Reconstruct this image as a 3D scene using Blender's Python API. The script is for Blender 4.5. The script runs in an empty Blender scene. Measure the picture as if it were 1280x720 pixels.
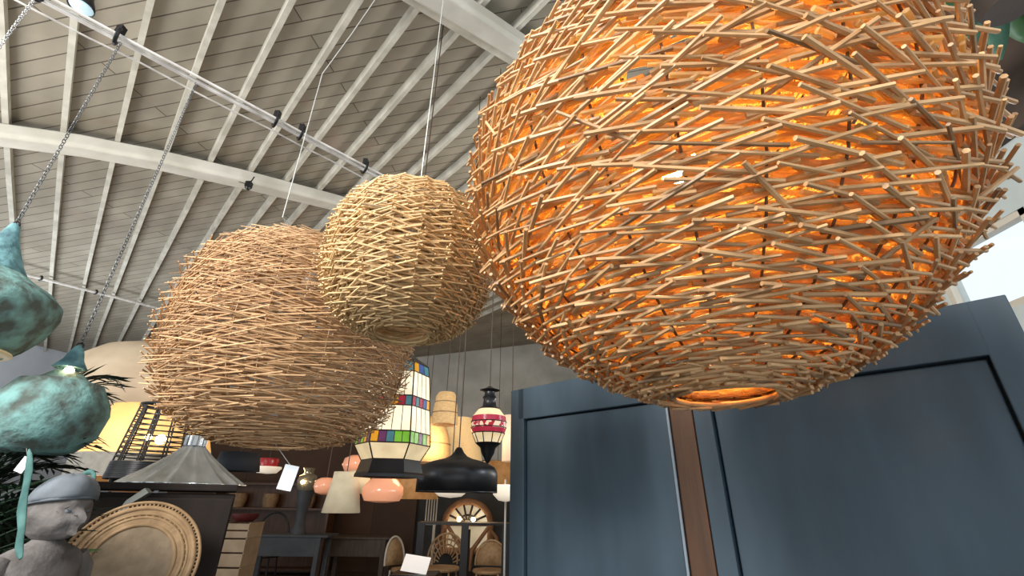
import bpy, math, random
from math import sin, cos, pi, sqrt, radians
from mathutils import Vector, Matrix

scene = bpy.context.scene
COL = scene.collection
rnd = random.Random(7)

# ------------------------------------------------------------------ camera
F = 560.0
EYE = Vector((0, 0, 1.5))
up_c = Vector((17, 1185, -560)).normalized()
fw_c = Vector((0, 0, -1)); fw_c = (fw_c - up_c * fw_c.dot(up_c)).normalized()
rt_c = fw_c.cross(up_c)
MW = Matrix((rt_c, fw_c, up_c))            # camera axes -> world axes
cd = bpy.data.cameras.new('camera'); cam = bpy.data.objects.new('camera', cd); COL.objects.link(cam)
cam.matrix_world = Matrix.Translation(EYE) @ MW.to_4x4()
cd.sensor_width = 36; cd.lens = F / 1280 * 36; cd.clip_start = 0.02; cd.clip_end = 200
scene.camera = cam

def ray(px, py):
    return MW @ Vector(((px - 640) / F, (360 - py) / F, -1))
def at(px, py, Y):                         # the point of a pixel's sight line that stands Y metres in front
    r = ray(px, py); return EYE + r * (Y / r.y)
def atz(px, py, z):                        # ... that hangs at height z
    r = ray(px, py); return EYE + r * ((z - 1.5) / r.z)
def mpp(px, py, Y):                        # metres for one pixel there
    return Y / ray(px, py).y / F

# ------------------------------------------------------------------ mesh building
class M:
    def __init__(s): s.v = []; s.f = []; s.t = []; s.mi = []; s.tint = (1, 1, 1); s.slot = 0
    def addv(s, p): s.v.append(tuple(p)); s.t.append(s.tint); return len(s.v) - 1
    def face(s, idx): s.f.append(tuple(idx)); s.mi.append(s.slot)
    def ring(s, c, a, b, r, n, ph=0.0):
        return [s.addv(c + a * (r * cos(2 * pi * k / n + ph)) + b * (r * sin(2 * pi * k / n + ph))) for k in range(n)]
    def bridge(s, A, B):
        n = len(A)
        for k in range(n): s.face((A[k], A[(k + 1) % n], B[(k + 1) % n], B[k]))
    def tube(s, p0, p1, r0, r1=None, n=8, cap=True):
        p0 = Vector(p0); p1 = Vector(p1); r1 = r0 if r1 is None else r1
        d = (p1 - p0)
        if d.length < 1e-7: return
        d.normalize(); a = d.orthogonal().normalized(); b = d.cross(a)
        A = s.ring(p0, a, b, r0, n); B = s.ring(p1, a, b, r1, n); s.bridge(A, B)
        if cap: s.face(A[::-1]); s.face(B)
    def path(s, pts, r, n=8, cap=True, closed=False):
        pts = [Vector(p) for p in pts]; N = len(pts); rs = r if isinstance(r, (list, tuple)) else [r] * N
        prev = None; rings = []
        for i, p in enumerate(pts):
            q0 = pts[(i - 1) % N] if closed or i > 0 else p; q1 = pts[(i + 1) % N] if closed or i < N - 1 else p
            d = (q1 - q0).normalized()
            a = d.orthogonal().normalized() if prev is None else (prev - d * prev.dot(d)).normalized()
            prev = a; rings.append(s.ring(p, a, d.cross(a), rs[i], n))
        for i in range(N - 1): s.bridge(rings[i], rings[i + 1])
        if closed: s.bridge(rings[-1], rings[0])
        elif cap: s.face(rings[0][::-1]); s.face(rings[-1])
    def box(s, c, d, R=None):
        c = Vector(c); h = Vector(d) / 2; R = R or Matrix.Identity(3)
        I = [s.addv(c + R @ Vector((sx * h.x, sy * h.y, sz * h.z))) for sx in (-1, 1) for sy in (-1, 1) for sz in (-1, 1)]
        for q in ((0, 1, 3, 2), (4, 6, 7, 5), (0, 4, 5, 1), (2, 3, 7, 6), (0, 2, 6, 4), (1, 5, 7, 3)): s.face([I[k] for k in q])
    def lathe(s, prof, n=32, c=(0, 0, 0), ph=0.0, cap=False, wob=None):
        c = Vector(c); X = Vector((1, 0, 0)); Y = Vector((0, 1, 0)); prev = None; first = None
        for (r, z) in prof:
            if wob is None: R = s.ring(c + Vector((0, 0, z)), X, Y, max(r, 1e-4), n, ph)
            else:
                R = []
                for k in range(n):
                    u = 2 * pi * k / n + ph; rr = max(r, 1e-4) * wob(u, z)
                    R.append(s.addv(c + Vector((rr * cos(u), rr * sin(u), z))))
            if prev is not None: s.bridge(prev, R)
            else: first = R
            prev = R
        if cap: s.face(first[::-1]); s.face(prev)
    def ball(s, c, r, n=16, sc=(1, 1, 1)):
        m = n // 2
        P = [(r * sin(pi * i / m), -r * cos(pi * i / m)) for i in range(m + 1)]
        k0 = len(s.v); s.lathe(P, n)
        for i in range(k0, len(s.v)):
            v = s.v[i]; s.v[i] = (c[0] + v[0] * sc[0], c[1] + v[1] * sc[1], c[2] + v[2] * sc[2])
    def torus(s, c, R, r, n=32, m=8, ax=None):
        c = Vector(c); ax = Vector(ax or (0, 0, 1)).normalized(); a = ax.orthogonal().normalized(); b = ax.cross(a)
        s.path([c + a * (R * cos(2 * pi * k / n)) + b * (R * sin(2 * pi * k / n)) for k in range(n)], r, m, closed=True)
    def build(s, name, mats, parent=None, smooth=True, loc=(0, 0, 0), bevel=0.0, solid=0.0, sub=0):
        me = bpy.data.meshes.new(name); me.from_pydata(s.v, [], s.f)
        mats = mats if isinstance(mats, (list, tuple)) else [mats]
        for m_ in mats: me.materials.append(m_)
        if len(mats) > 1: me.polygons.foreach_set('material_index', s.mi)
        at_ = me.color_attributes.new('tint', 'FLOAT_COLOR', 'POINT')
        at_.data.foreach_set('color', [x for t in s.t for x in (t[0], t[1], t[2], 1.0)])
        me.update()
        import bmesh
        bm = bmesh.new(); bm.from_mesh(me)
        bmesh.ops.recalc_face_normals(bm, faces=bm.faces); bm.to_mesh(me); bm.free()
        if smooth: me.shade_smooth()
        o = bpy.data.objects.new(name, me); COL.objects.link(o); o.parent = parent; o.location = loc
        if smooth and hasattr(me, 'set_sharp_from_angle'): me.set_sharp_from_angle(angle=radians(50))
        if bevel: b = o.modifiers.new('b', 'BEVEL'); b.width = bevel; b.segments = 2; b.limit_method = 'ANGLE'
        if solid: b = o.modifiers.new('s', 'SOLIDIFY'); b.thickness = solid; b.offset = 0
        if sub: b = o.modifiers.new('u', 'SUBSURF'); b.levels = sub; b.render_levels = sub
        return o

def tag(o, label=None, cat=None, group=None, kind=None):
    if label: o['label'] = label
    if cat: o['category'] = cat
    if group: o['group'] = group
    if kind: o['kind'] = kind
    return o
def thing(name, label, cat, loc=(0, 0, 0), group=None, rz=0.0):
    o = bpy.data.objects.new(name, None); COL.objects.link(o); o.location = loc; o.rotation_euler.z = rz
    o.empty_display_size = .05
    return tag(o, label, cat, group)

# ------------------------------------------------------------------ materials
def mat(name, col, rough=.6, var=None, scale=8.0, bump=0.0, metal=0.0, emit=0.0, ecol=None, tint=False, stretch=(1, 1, 1), trans=0.0, alpha=1.0, lo=.35, hi=.65, detail=6):
    m = bpy.data.materials.new(name); m.use_nodes = True; nt = m.node_tree; N = nt.nodes; L = nt.links
    b = N['Principled BSDF']; b.inputs['Roughness'].default_value = rough; b.inputs['Metallic'].default_value = metal
    c4 = (*col, 1); b.inputs['Base Color'].default_value = c4
    out = None; noise = None
    if var is not None or bump:
        tc = N.new('ShaderNodeTexCoord'); mp = N.new('ShaderNodeMapping'); mp.inputs['Scale'].default_value = stretch
        L.new(tc.outputs['Object'], mp.inputs['Vector'])
        noise = N.new('ShaderNodeTexNoise'); noise.inputs['Scale'].default_value = scale; noise.inputs['Detail'].default_value = detail
        L.new(mp.outputs[0], noise.inputs['Vector'])
    if var is not None:
        cr = N.new('ShaderNodeValToRGB'); cr.color_ramp.elements[0].position = lo; cr.color_ramp.elements[1].position = hi
        cr.color_ramp.elements[0].color = c4; cr.color_ramp.elements[1].color = (*var, 1)
        L.new(noise.outputs['Fac'], cr.inputs['Fac']); out = cr.outputs['Color']
    if tint:
        a = N.new('ShaderNodeAttribute'); a.attribute_name = 'tint'
        mx = N.new('ShaderNodeMix'); mx.data_type = 'RGBA'; mx.blend_type = 'MULTIPLY'; mx.inputs[0].default_value = 1
        if out is not None: L.new(out, mx.inputs[6])
        else: mx.inputs[6].default_value = c4
        L.new(a.outputs['Color'], mx.inputs[7]); out = mx.outputs[2]
    if out is not None: L.new(out, b.inputs['Base Color'])
    if bump:
        bp = N.new('ShaderNodeBump'); bp.inputs['Strength'].default_value = bump; bp.inputs['Distance'].default_value = .02
        L.new(noise.outputs['Fac'], bp.inputs['Height']); L.new(bp.outputs[0], b.inputs['Normal'])
    if emit:
        b.inputs['Emission Strength'].default_value = emit
        if out is not None and ecol is None: L.new(out, b.inputs['Emission Color'])
        else: b.inputs['Emission Color'].default_value = (*(ecol or col), 1)
    if trans: b.inputs['Transmission Weight'].default_value = trans
    if alpha < 1: b.inputs['Alpha'].default_value = alpha
    return m

def board_mat(name, c1, c2, line, ang, pitch, stain=None, rough=.8):
    """planks running at an angle in the object's own xy plane, with dark gaps and stains"""
    m = bpy.data.materials.new(name); m.use_nodes = True; nt = m.node_tree; N = nt.nodes; L = nt.links
    b = N['Principled BSDF']; b.inputs['Roughness'].default_value = rough
    tc = N.new('ShaderNodeTexCoord'); mp = N.new('ShaderNodeMapping'); mp.vector_type = 'POINT'
    mp.inputs['Rotation'].default_value = (0, 0, -ang)
    L.new(tc.outputs['Object'], mp.inputs['Vector'])
    br = N.new('ShaderNodeTexBrick'); br.inputs['Scale'].default_value = 1; br.inputs['Brick Width'].default_value = 3.2
    br.inputs['Row Height'].default_value = pitch; br.inputs['Mortar Size'].default_value = .005; br.inputs['Mortar Smooth'].default_value = .3
    br.inputs['Color1'].default_value = (*c1, 1); br.inputs['Color2'].default_value = (*c2, 1); br.inputs['Mortar'].default_value = (*line, 1)
    L.new(mp.outputs[0], br.inputs['Vector'])
    nz = N.new('ShaderNodeTexNoise'); nz.inputs['Scale'].default_value = 1.6; nz.inputs['Detail'].default_value = 8
    L.new(tc.outputs['Object'], nz.inputs['Vector'])
    cr = N.new('ShaderNodeValToRGB'); cr.color_ramp.elements[0].position = .3; cr.color_ramp.elements[1].position = .7
    cr.color_ramp.elements[0].color = (.72, .70, .66, 1); cr.color_ramp.elements[1].color = (1.08, 1.08, 1.05, 1)
    L.new(nz.outputs['Fac'], cr.inputs['Fac'])
    mx = N.new('ShaderNodeMix'); mx.data_type = 'RGBA'; mx.blend_type = 'MULTIPLY'; mx.inputs[0].default_value = 1
    L.new(br.outputs['Color'], mx.inputs[6]); L.new(cr.outputs['Color'], mx.inputs[7]); out = mx.outputs[2]
    if stain:
        n2 = N.new('ShaderNodeTexNoise'); n2.inputs['Scale'].default_value = 1.15; n2.inputs['Detail'].default_value = 12; n2.inputs['Roughness'].default_value = .7
        L.new(mp.outputs[0], n2.inputs['Vector'])
        c2r = N.new('ShaderNodeValToRGB'); c2r.color_ramp.elements[0].position = .57; c2r.color_ramp.elements[1].position = .68
        L.new(n2.outputs['Fac'], c2r.inputs['Fac'])
        m2 = N.new('ShaderNodeMix'); m2.data_type = 'RGBA'; L.new(c2r.outputs['Color'], m2.inputs[0])
        L.new(out, m2.inputs[6]); m2.inputs[7].default_value = (*stain, 1); out = m2.outputs[2]
    L.new(out, b.inputs['Base Color'])
    bp = N.new('ShaderNodeBump'); bp.inputs['Strength'].default_value = .5; bp.inputs['Distance'].default_value = .01
    inv = N.new('ShaderNodeMath'); inv.operation = 'SUBTRACT'; inv.inputs[0].default_value = 1; L.new(br.outputs['Fac'], inv.inputs[1])
    L.new(inv.outputs[0], bp.inputs['Height']); L.new(bp.outputs[0], b.inputs['Normal'])
    return m

MT = {}
MT['boards'] = board_mat('ceiling_boards', (.33, .30, .245), (.285, .255, .205), (.10, .08, .06), radians(-141), .118, stain=(.30, .24, .19))
MT['white_wood'] = mat('whitewashed_timber', (.40, .38, .32), .75, (.56, .54, .47), 6, .25, stretch=(1, 1, 1))
MT['beam'] = mat('whitewashed_beam', (.44, .42, .36), .8, (.58, .56, .50), 3, .5)
MT['wall_blue'] = mat('cool_plaster', (.50, .55, .62), .9, (.58, .63, .70), 2, .1)
MT['concrete'] = mat('grey_plaster', (.36, .36, .33), .95, (.52, .51, .47), 1.4, .6, detail=10)
MT['wall_pale'] = mat('pale_green_plaster', (.42, .47, .46), .9, (.52, .57, .56), 2, .2)
MT['dark_fascia'] = mat('dark_brown_fascia', (.035, .025, .02), .8, (.06, .04, .03), 3)
MT['floor'] = board_mat('timber_floor', (.08, .055, .04), (.06, .042, .03), (.01, .008, .006), 0, .14, rough=.5)
MT['dark_planks'] = board_mat('dark_plank_wall', (.075, .036, .018), (.045, .024, .014), (.006, .004, .003), 0, .22)
MT['charcoal'] = mat('charcoal_wall', (.035, .037, .038), .8, (.05, .052, .054), 3)
MT['cane'] = mat('peeled_cane', (.68, .42, .20), .5, (.50, .28, .12), 30, .12, tint=True, lo=.3, hi=.7)
MT['cane_in'] = mat('inner_cane', (.82, .60, .30), .6, (.72, .48, .22), 30, .1, tint=True, lo=.3, hi=.7)
_n = MT['cane_in'].node_tree; _o = _n.nodes['Material Output']; _b = _n.nodes['Principled BSDF']
_t = _n.nodes.new('ShaderNodeBsdfTranslucent'); _t.inputs['Color'].default_value = (1, .76, .34, 1); _x = _n.nodes.new('ShaderNodeMixShader'); _x.inputs[0].default_value = .5
_n.links.new(_b.outputs[0], _x.inputs[1]); _n.links.new(_t.outputs[0], _x.inputs[2]); _n.links.new(_x.outputs[0], _o.inputs[0])
MT['cane_mid'] = mat('pale_cane', (.80, .58, .30), .55, (.68, .46, .22), 40, .1, tint=True, lo=.3, hi=.7)
MT['cane_brown'] = mat('brown_cane', (.80, .54, .30), .55, (.60, .38, .20), 40, .1, tint=True, lo=.3, hi=.7)
MT['rib'] = mat('dark_rib_cane', (.14, .07, .03), .6)
MT['wire_dark'] = mat('dark_wire', (.05, .03, .02), .6)
MT['wire_grey'] = mat('steel_wire', (.55, .55, .52), .4, metal=.6)
MT['bulb'] = mat('lit_bulb', (1, .8, .5), .4, emit=230, ecol=(1, .62, .20))
MT['bulb_small'] = mat('lit_small_bulb', (1, .85, .6), .4, emit=30, ecol=(1, .72, .38))
MT['bulb_off'] = mat('unlit_bulb', (.75, .72, .66), .2)
MT['brass'] = mat('aged_brass', (.45, .32, .14), .4, metal=.9)
MT['black_metal'] = mat('black_metal', (.012, .012, .014), .35, metal=.3)
MT['dome_metal'] = mat('blackened_metal', (.026, .027, .031), .34, (.045, .045, .05), 6, metal=.6)
MT['zinc'] = mat('galvanised_zinc', (.50, .53, .55), .27, (.72, .75, .77), 14, .1, metal=.85, stretch=(1, 1, .25))
MT['chrome'] = mat('bright_steel', (.6, .6, .6), .3, metal=.9)
MT['chain'] = mat('dull_steel_chain', (.07, .075, .08), .5, (.24, .25, .26), 3, metal=.7)
MT['conduit'] = mat('worn_white_conduit', (.50, .47, .44), .5, (.75, .73, .70), 12, .1, metal=.2)
MT['navy'] = mat('navy_paint', (.026, .046, .066), .5, (.050, .084, .116), 3.0, .12, stretch=(2.2, 2.2, .6), lo=.3, hi=.72)
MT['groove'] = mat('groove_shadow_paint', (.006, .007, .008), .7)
MT['pale_edge'] = mat('pale_edge_paint', (.22, .26, .30), .6)  # paler tone for the thin strip along the panel edge
MT['post'] = mat('brown_wood_post', (.10, .040, .013), .5, (.055, .022, .008), 5, .1, stretch=(6, 6, .5))
MT['verdigris'] = mat('verdigris_patina', (.05, .12, .14), .75, (.20, .42, .45), 16, 1.0, detail=12, lo=.36, hi=.66)
MT['verdigris_b'] = mat('grey_verdigris', (.085, .105, .09), .85, (.19, .37, .35), 15, 1.0, detail=12, lo=.38, hi=.62)
MT['gold_in'] = mat('gilt_lining', (.62, .50, .30), .5, emit=.15, ecol=(1, .75, .4))
MT['stone'] = mat('grey_stone', (.09, .08, .073), .85, (.21, .19, .18), 12, .8)
MT['stone_cap'] = mat('slate_grey_stone', (.13, .15, .17), .8, (.22, .25, .28), 9, .4)
MT['leaf'] = mat('dark_palm_leaf', (.006, .018, .008), .45, (.018, .045, .022), 4)
MT['leaf_mid'] = mat('green_leaf', (.03, .10, .03), .5, (.06, .16, .05), 4)
MT['leaf_teal'] = mat('blue_green_leaf', (.035, .11, .075), .5, (.08, .20, .13), 4)
MT['ribbon'] = mat('teal_ribbon', (.045, .13, .12), .8, (.11, .25, .23), 14, .3)
MT['espresso'] = mat('espresso_wood', (.012, .007, .005), .85, (.02, .012, .008), 3, stretch=(6, 6, .6))
MT['rattan'] = mat('woven_rattan', (.30, .185, .09), .6, (.42, .27, .14), 18, .3)
MT['rattan_dk'] = mat('brown_woven_rattan', (.20, .12, .06), .7, (.30, .19, .10), 18, .3)
MT['rattan_fill'] = mat('flat_woven_rattan', (.25, .18, .11), .7, (.32, .235, .15), 24, .3)
MT['linen'] = mat('beige_linen_shade', (.44, .345, .24), .85, (.52, .42, .30), 5, .1)
MT['linen_lit'] = mat('lit_orange_shade', (.80, .42, .13), .8, (.90, .56, .22), 3, emit=.55)
MT['pleat_grey'] = mat('grey_pleated_band', (.24, .22, .19), .85, (.32, .30, .26), 20)
MT['cream'] = mat('cream_shade', (.56, .47, .32), .8, (.64, .55, .38), 8, emit=.16)
MT['white_shade'] = mat('warm_white_shade', (.85, .66, .48), .7, emit=.28, ecol=(1, .62, .38))
MT['white_bowl'] = mat('opal_glass_bowl', (.85, .78, .66), .3, emit=.45, ecol=(1, .85, .65))
MT['bamboo'] = mat('bamboo_weave_lit', (.50, .30, .12), .6, (.66, .43, .20), 30, .3, emit=.22, stretch=(1, 1, 5))
MT['bamboo_lt'] = mat('pale_bamboo_lit', (.66, .43, .18), .6, (.75, .52, .26), 30, .2, emit=.42, stretch=(1, 1, 5))
MT['orange_shade'] = mat('orange_wood_veneer', (.50, .22, .07), .6, (.62, .31, .11), 8, emit=.22)
MT['pink_glass'] = mat('amber_pink_glass', (.80, .36, .22), .15, emit=.25, ecol=(1, .42, .22))
MT['navy_shade'] = mat('dark_navy_shade', (.012, .016, .024), .8)
MT['red'] = mat('red_glass', (.35, .015, .02), .25, emit=.15)
MT['smoke_glass'] = mat('mercury_glass', (.36, .30, .20), .12, (.50, .43, .30), 10, metal=.5)
MT['grey_paint'] = mat('grey_painted_wood', (.050, .052, .058), .6, (.07, .072, .078), 6)
MT['brown_paint'] = mat('weathered_brown_wood', (.055, .036, .026), .65, (.085, .058, .042), 6, stretch=(3, 3, .6))
MT['pale_wood'] = mat('pale_pine', (.30, .21, .13), .7, (.38, .28, .18), 6)
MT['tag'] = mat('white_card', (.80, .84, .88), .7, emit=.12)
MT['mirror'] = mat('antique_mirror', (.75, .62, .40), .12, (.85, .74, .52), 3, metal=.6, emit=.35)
MT['mirror_wood'] = mat('brown_mirror_wood', (.22, .10, .045), .6, (.32, .16, .075), 6)
MT['white_metal'] = mat('white_metal', (.55, .50, .42), .5)
MT['lead'] = mat('lead_came', (.05, .04, .035), .5, metal=.5)
for k, c, e in (('g_cream', (1, .78, .46), .6), ('g_white', (1, .86, .62), .95), ('g_red', (.55, .03, .07), .35), ('g_green', (.22, .55, .05), .55),
                ('g_teal', (.10, .28, .33), .35), ('g_purple', (.20, .06, .16), .3), ('g_orange', (.85, .38, .03), .5), ('g_blue', (.08, .14, .38), .35)):
    MT[k] = mat(k[2:] + '_stained_glass', c, .25, tuple(x * .75 for x in c), 14, .1, emit=e)
MT['mosaic'] = mat('red_cream_mosaic', (.8, .5, .35), .25, emit=.4)
_n = MT['mosaic'].node_tree; _v = _n.nodes.new('ShaderNodeTexVoronoi'); _v.inputs['Scale'].default_value = 55; _c = _n.nodes.new('ShaderNodeTexCoord'); _r = _n.nodes.new('ShaderNodeValToRGB')
_r.color_ramp.interpolation = 'CONSTANT'; _r.color_ramp.elements[0].color = (.45, .02, .04, 1); _r.color_ramp.elements[1].position = .5; _r.color_ramp.elements[1].color = (.95, .70, .50, 1)
_n.links.new(_c.outputs['Object'], _v.inputs['Vector']); _n.links.new(_v.outputs['Color'], _r.inputs['Fac'])
for _k in ('Base Color', 'Emission Color'): _n.links.new(_r.outputs['Color'], _n.nodes['Principled BSDF'].inputs[_k])
MT['pane'] = bpy.data.materials.new('window_pane'); MT['pane'].use_nodes = True
_nt = MT['pane'].node_tree; _nt.nodes.remove(_nt.nodes['Principled BSDF'])
_tr = _nt.nodes.new('ShaderNodeBsdfTransparent'); _gl = _nt.nodes.new('ShaderNodeBsdfGlossy'); _gl.inputs['Roughness'].default_value = .05
_mx = _nt.nodes.new('ShaderNodeMixShader'); _mx.inputs[0].default_value = .06
_nt.links.new(_tr.outputs[0], _mx.inputs[1]); _nt.links.new(_gl.outputs[0], _mx.inputs[2]); _nt.links.new(_mx.outputs[0], _nt.nodes['Material Output'].inputs[0])

# ------------------------------------------------------------------ room
Q0 = Vector((-2.948, 3.875, 4.6)); D1 = Vector((-.68625, .72651, -.03524)); DV = Vector((.71553, .68300, .14671)); DN = Vector((.13065, .07546, -.98855))
D1.normalize(); DV = (DV - D1 * DV.dot(D1)).normalized(); DN = D1.cross(DV); DN = DN if DN.z < 0 else -DN    # DN points down into the room
def roofz(x, y): return Q0.z + (DN.x * (x - Q0.x) + DN.y * (y - Q0.y)) / -DN.z
def roof_uv(px, py, off=0.0):
    r = ray(px, py); s = (Q0 + DN * off - EYE).dot(DN) / r.dot(DN); p = EYE + r * s
    return (p - Q0).dot(D1), (p - Q0).dot(DV)
def RP(u, v, off=0.0): return Q0 + D1 * u + DV * v + DN * off
def struct(name, m, mt, **k): return tag(m.build(name, mt, **k), kind='structure')

XL, XR, YB, YF = -9.3, 3.0, 13.0, 0.35
m = M(); m.box(((XL + XR) / 2, 6.2, -.05), (XR - XL + .6, 15.6, .1)); struct('floor', m, MT['floor'], smooth=False)
# roof deck: built flat in its own plane, then turned into the roof's slope
m = M()
cor = []
for x, y in ((XL - .3, YF), (XR + .3, YF), (XR + .3, YB + .3), (XL - .3, YB + .3)):
    p = Vector((x, y, roofz(x, y))) - Q0; cor.append((p.dot(D1), p.dot(DV)))
I = [m.addv((u, v, 0)) for u, v in cor]; J = [m.addv((u, v, .06)) for u, v in cor]
m.face(I); m.face(J[::-1])
for k in range(4): m.face((I[k], I[(k + 1) % 4], J[(k + 1) % 4], J[k]))
ro = struct('ceiling', m, MT['boards'], smooth=False)
R3 = Matrix((D1, DV, -DN)).transposed()
if R3.determinant() < 0:   # keep a right-handed frame: mirror v in the mesh
    for v_ in ro.data.vertices: v_.co.y = -v_.co.y
    R3 = Matrix((D1, -DV, -DN)).transposed()
ro.matrix_world = Matrix.Translation(Q0) @ R3.to_4x4()
FLIP = R3.col[1].dot(DV) < 0
for k, v in enumerate([-1.69 + .3435 * i for i in range(-20, 22)]):
    us = [(u, v) for u in ()]
    # trim each rafter to the room
    lo, hi = None, None
    u = -9.0
    while u < 14:
        p = RP(u, v)
        if XL < p.x < XR and YF + .05 < p.y < YB: lo = u if lo is None else lo; hi = u
        u += .05
    if lo is None or hi - lo < .3: continue
    m = M(); n = 10
    wv = [rnd.uniform(-.006, .006) for _ in range(n + 1)]
    prev = None
    for i in range(n + 1):
        u = lo + (hi - lo) * i / n; w = .019
        R = [m.addv(RP(u, v + wv[i] + sx * w, off)) for sx, off in ((-1, 0), (1, 0), (1, .085), (-1, .085))]
        if prev: m.bridge(prev, R)
        else: m.face(R)
        prev = R
    m.face(prev[::-1])
    struct('rafter_beam', m, MT['white_wood'], smooth=False)

def purlin(name, pts, w, off0, off1):
    m = M(); prev = None; n = len(pts)
    for i, (u, v) in enumerate(pts):
        a = pts[max(0, i - 1)]; b = pts[min(n - 1, i + 1)]; d = Vector((b[0] - a[0], b[1] - a[1])).normalized(); nn = Vector((-d.y, d.x))
        jit = rnd.uniform(.94, 1.06)
        R = []
        for s, off in ((-1, off0), (-1, off1 - .03), (-.8, off1), (.8, off1), (1, off1 - .03), (1, off0)):
            R.append(m.addv(RP(u + nn.x * s * w * jit / 2, v + nn.y * s * w * jit / 2, off)))
        if prev: m.bridge(prev, R)
        else: m.face(R)
        prev = R
    m.face(prev[::-1])
    return struct(name, m, MT['beam'], smooth=False, bevel=.012)
# the sagging cross beam at the left: its lower face follows these sight lines at .30 m under the deck
ctr = [roof_uv(x, y, .21) for x, y in ((0, 177), (100, 190), (200, 208), (300, 230), (410, 257), (520, 288))]
first = (ctr[0][0] + (ctr[0][0] - ctr[2][0]) * 1.6, ctr[0][1] + (ctr[0][1] - ctr[2][1]) * 1.6)
lastp = (ctr[-1][0] + (ctr[-1][0] - ctr[-3][0]) * 3.4, ctr[-1][1] + (ctr[-1][1] - ctr[-3][1]) * 3.4)
purlin('cross_beam', [first] + ctr + [lastp], .19, .086, .215)
c2 = [roof_uv(x, y, .22) for x, y in ((545, 0), (600, 34), (660, 72))]
d_ = (c2[-1][0] - c2[0][0], c2[-1][1] - c2[0][1])
purlin('cross_beam', [(c2[0][0] - d_[0] * 1.5, c2[0][1] - d_[1] * 1.5)] + c2 + [(c2[-1][0] + d_[0] * 3.1, c2[-1][1] + d_[1] * 3.1)], .17, .106, .24)
m = M(); a, b = c2[0], c2[-1]                     # a second lighter board nailed along that beam
for s in (-.17,):
    P0 = RP(a[0] - d_[0] * 1.5 + .14, a[1] - d_[1] * 1.5, .13); P1 = RP(b[0] + d_[0] * 3.1 + .14, b[1] + d_[1] * 3.1, .13)
    dd = (P1 - P0).normalized(); R = Matrix((dd, DN.cross(dd), DN)).transposed()
    m.box((P0 + P1) / 2, ((P1 - P0).length, .07, .045), R)
struct('trim_2', m, MT['white_wood'], smooth=False)

def wallquad(m, pts, thick):
    I = [m.addv(p) for p in pts]; J = [m.addv(Vector(p) + Vector(thick)) for p in pts]; n = len(pts)
    m.face(I); m.face(J[::-1])
    for k in range(n): m.face((I[k], I[(k + 1) % n], J[(k + 1) % n], J[k]))
m = M(); wallquad(m, [(XL, YF, 0), (XL, YB, 0), (XL, YB, roofz(XL, YB)), (XL, YF, roofz(XL, YF))], (-.15, 0, 0)); struct('wall_left', m, MT['wall_blue'], smooth=False)
m = M(); wallquad(m, [(XL, YB, 0), (XR, YB, 0), (XR, YB, roofz(XR, YB)), (XL, YB, roofz(XL, YB))], (0, .15, 0)); struct('wall_back', m, MT['concrete'], smooth=False)
# right wall with a window opening
wy0, wy1, wz0, wz1 = 2.16, 2.80, 2.58, 3.10
m = M()
for y0, y1, z0, z1 in ((YF, wy0, 0, 3.5), (wy1, YB, 0, 3.5), (wy0, wy1, 0, wz0), (wy0, wy1, wz1, 3.5)):
    m.box((XR + .075, (y0 + y1) / 2, (z0 + z1) / 2), (.15, y1 - y0, z1 - z0))
struct('wall_right', m, MT['wall_pale'], smooth=False)
m = M(); wallquad(m, [(XR - .06, YF, 3.5), (XR - .06, YB, 3.5), (XR - .06, YB, roofz(XR, YB) - .02), (XR - .06, YF, roofz(XR, YF) - .02)], (.2, 0, 0)); struct('trim_1', m, MT['dark_fascia'], smooth=False)
w = thing('window_1', 'small bright clerestory window in the right wall above the painted panels', 'window', (XR, (wy0 + wy1) / 2, wz0)); w['kind'] = 'structure'
hw = (wy1 - wy0) / 2; hh = wz1 - wz0
m = M()
for c, d in (((.03, -hw + .02, hh / 2), (.05, .04, hh)), ((.03, hw - .02, hh / 2), (.05, .04, hh)), ((.03, 0, .02), (.05, hw * 2, .04)), ((.03, 0, hh - .02), (.05, hw * 2, .04))): m.box(c, d)
m.build('window_frame', MT['white_metal'], w, smooth=False)
m = M(); m.box((.03, 0, hh / 2), (.006, hw * 2 - .07, hh - .07)); m.build('window_pane', MT['pane'], w, smooth=False)

# ------------------------------------------------------------------ woven cane pendant lamps
def prof_point(a, b, p, t):
    c_, s_ = cos(t), sin(t)
    return a * abs(c_) ** (2 / p), b * math.copysign(abs(s_) ** (2 / p), s_)
def shell_curve(a, b, p, rbot, rtop, n=400):
    T = [-pi / 2 + pi * i / n for i in range(n + 1)]
    P = [prof_point(a, b, p, t) for t in T]
    i0 = next(i for i, q in enumerate(P) if q[0] >= rbot); i1 = max(i for i, q in enumerate(P) if q[0] >= rtop)
    return P[i0:i1 + 1]
def resample(P, rows):
    L = [0]
    for i in range(1, len(P)): L.append(L[-1] + math.hypot(P[i][0] - P[i - 1][0], P[i][1] - P[i - 1][1]))
    out = []; j = 0
    for k in range(rows):
        s = L[-1] * (k + .5) / rows
        while L[j + 1] < s: j += 1
        f = (s - L[j]) / (L[j + 1] - L[j]); q = (P[j][0] * (1 - f) + P[j + 1][0] * f, P[j][1] * (1 - f) + P[j + 1][1] * f)
        d = Vector((P[j + 1][0] - P[j][0], P[j + 1][1] - P[j][1])).normalized()
        out.append((q[0], q[1], d.x, d.y))
    return out
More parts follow.
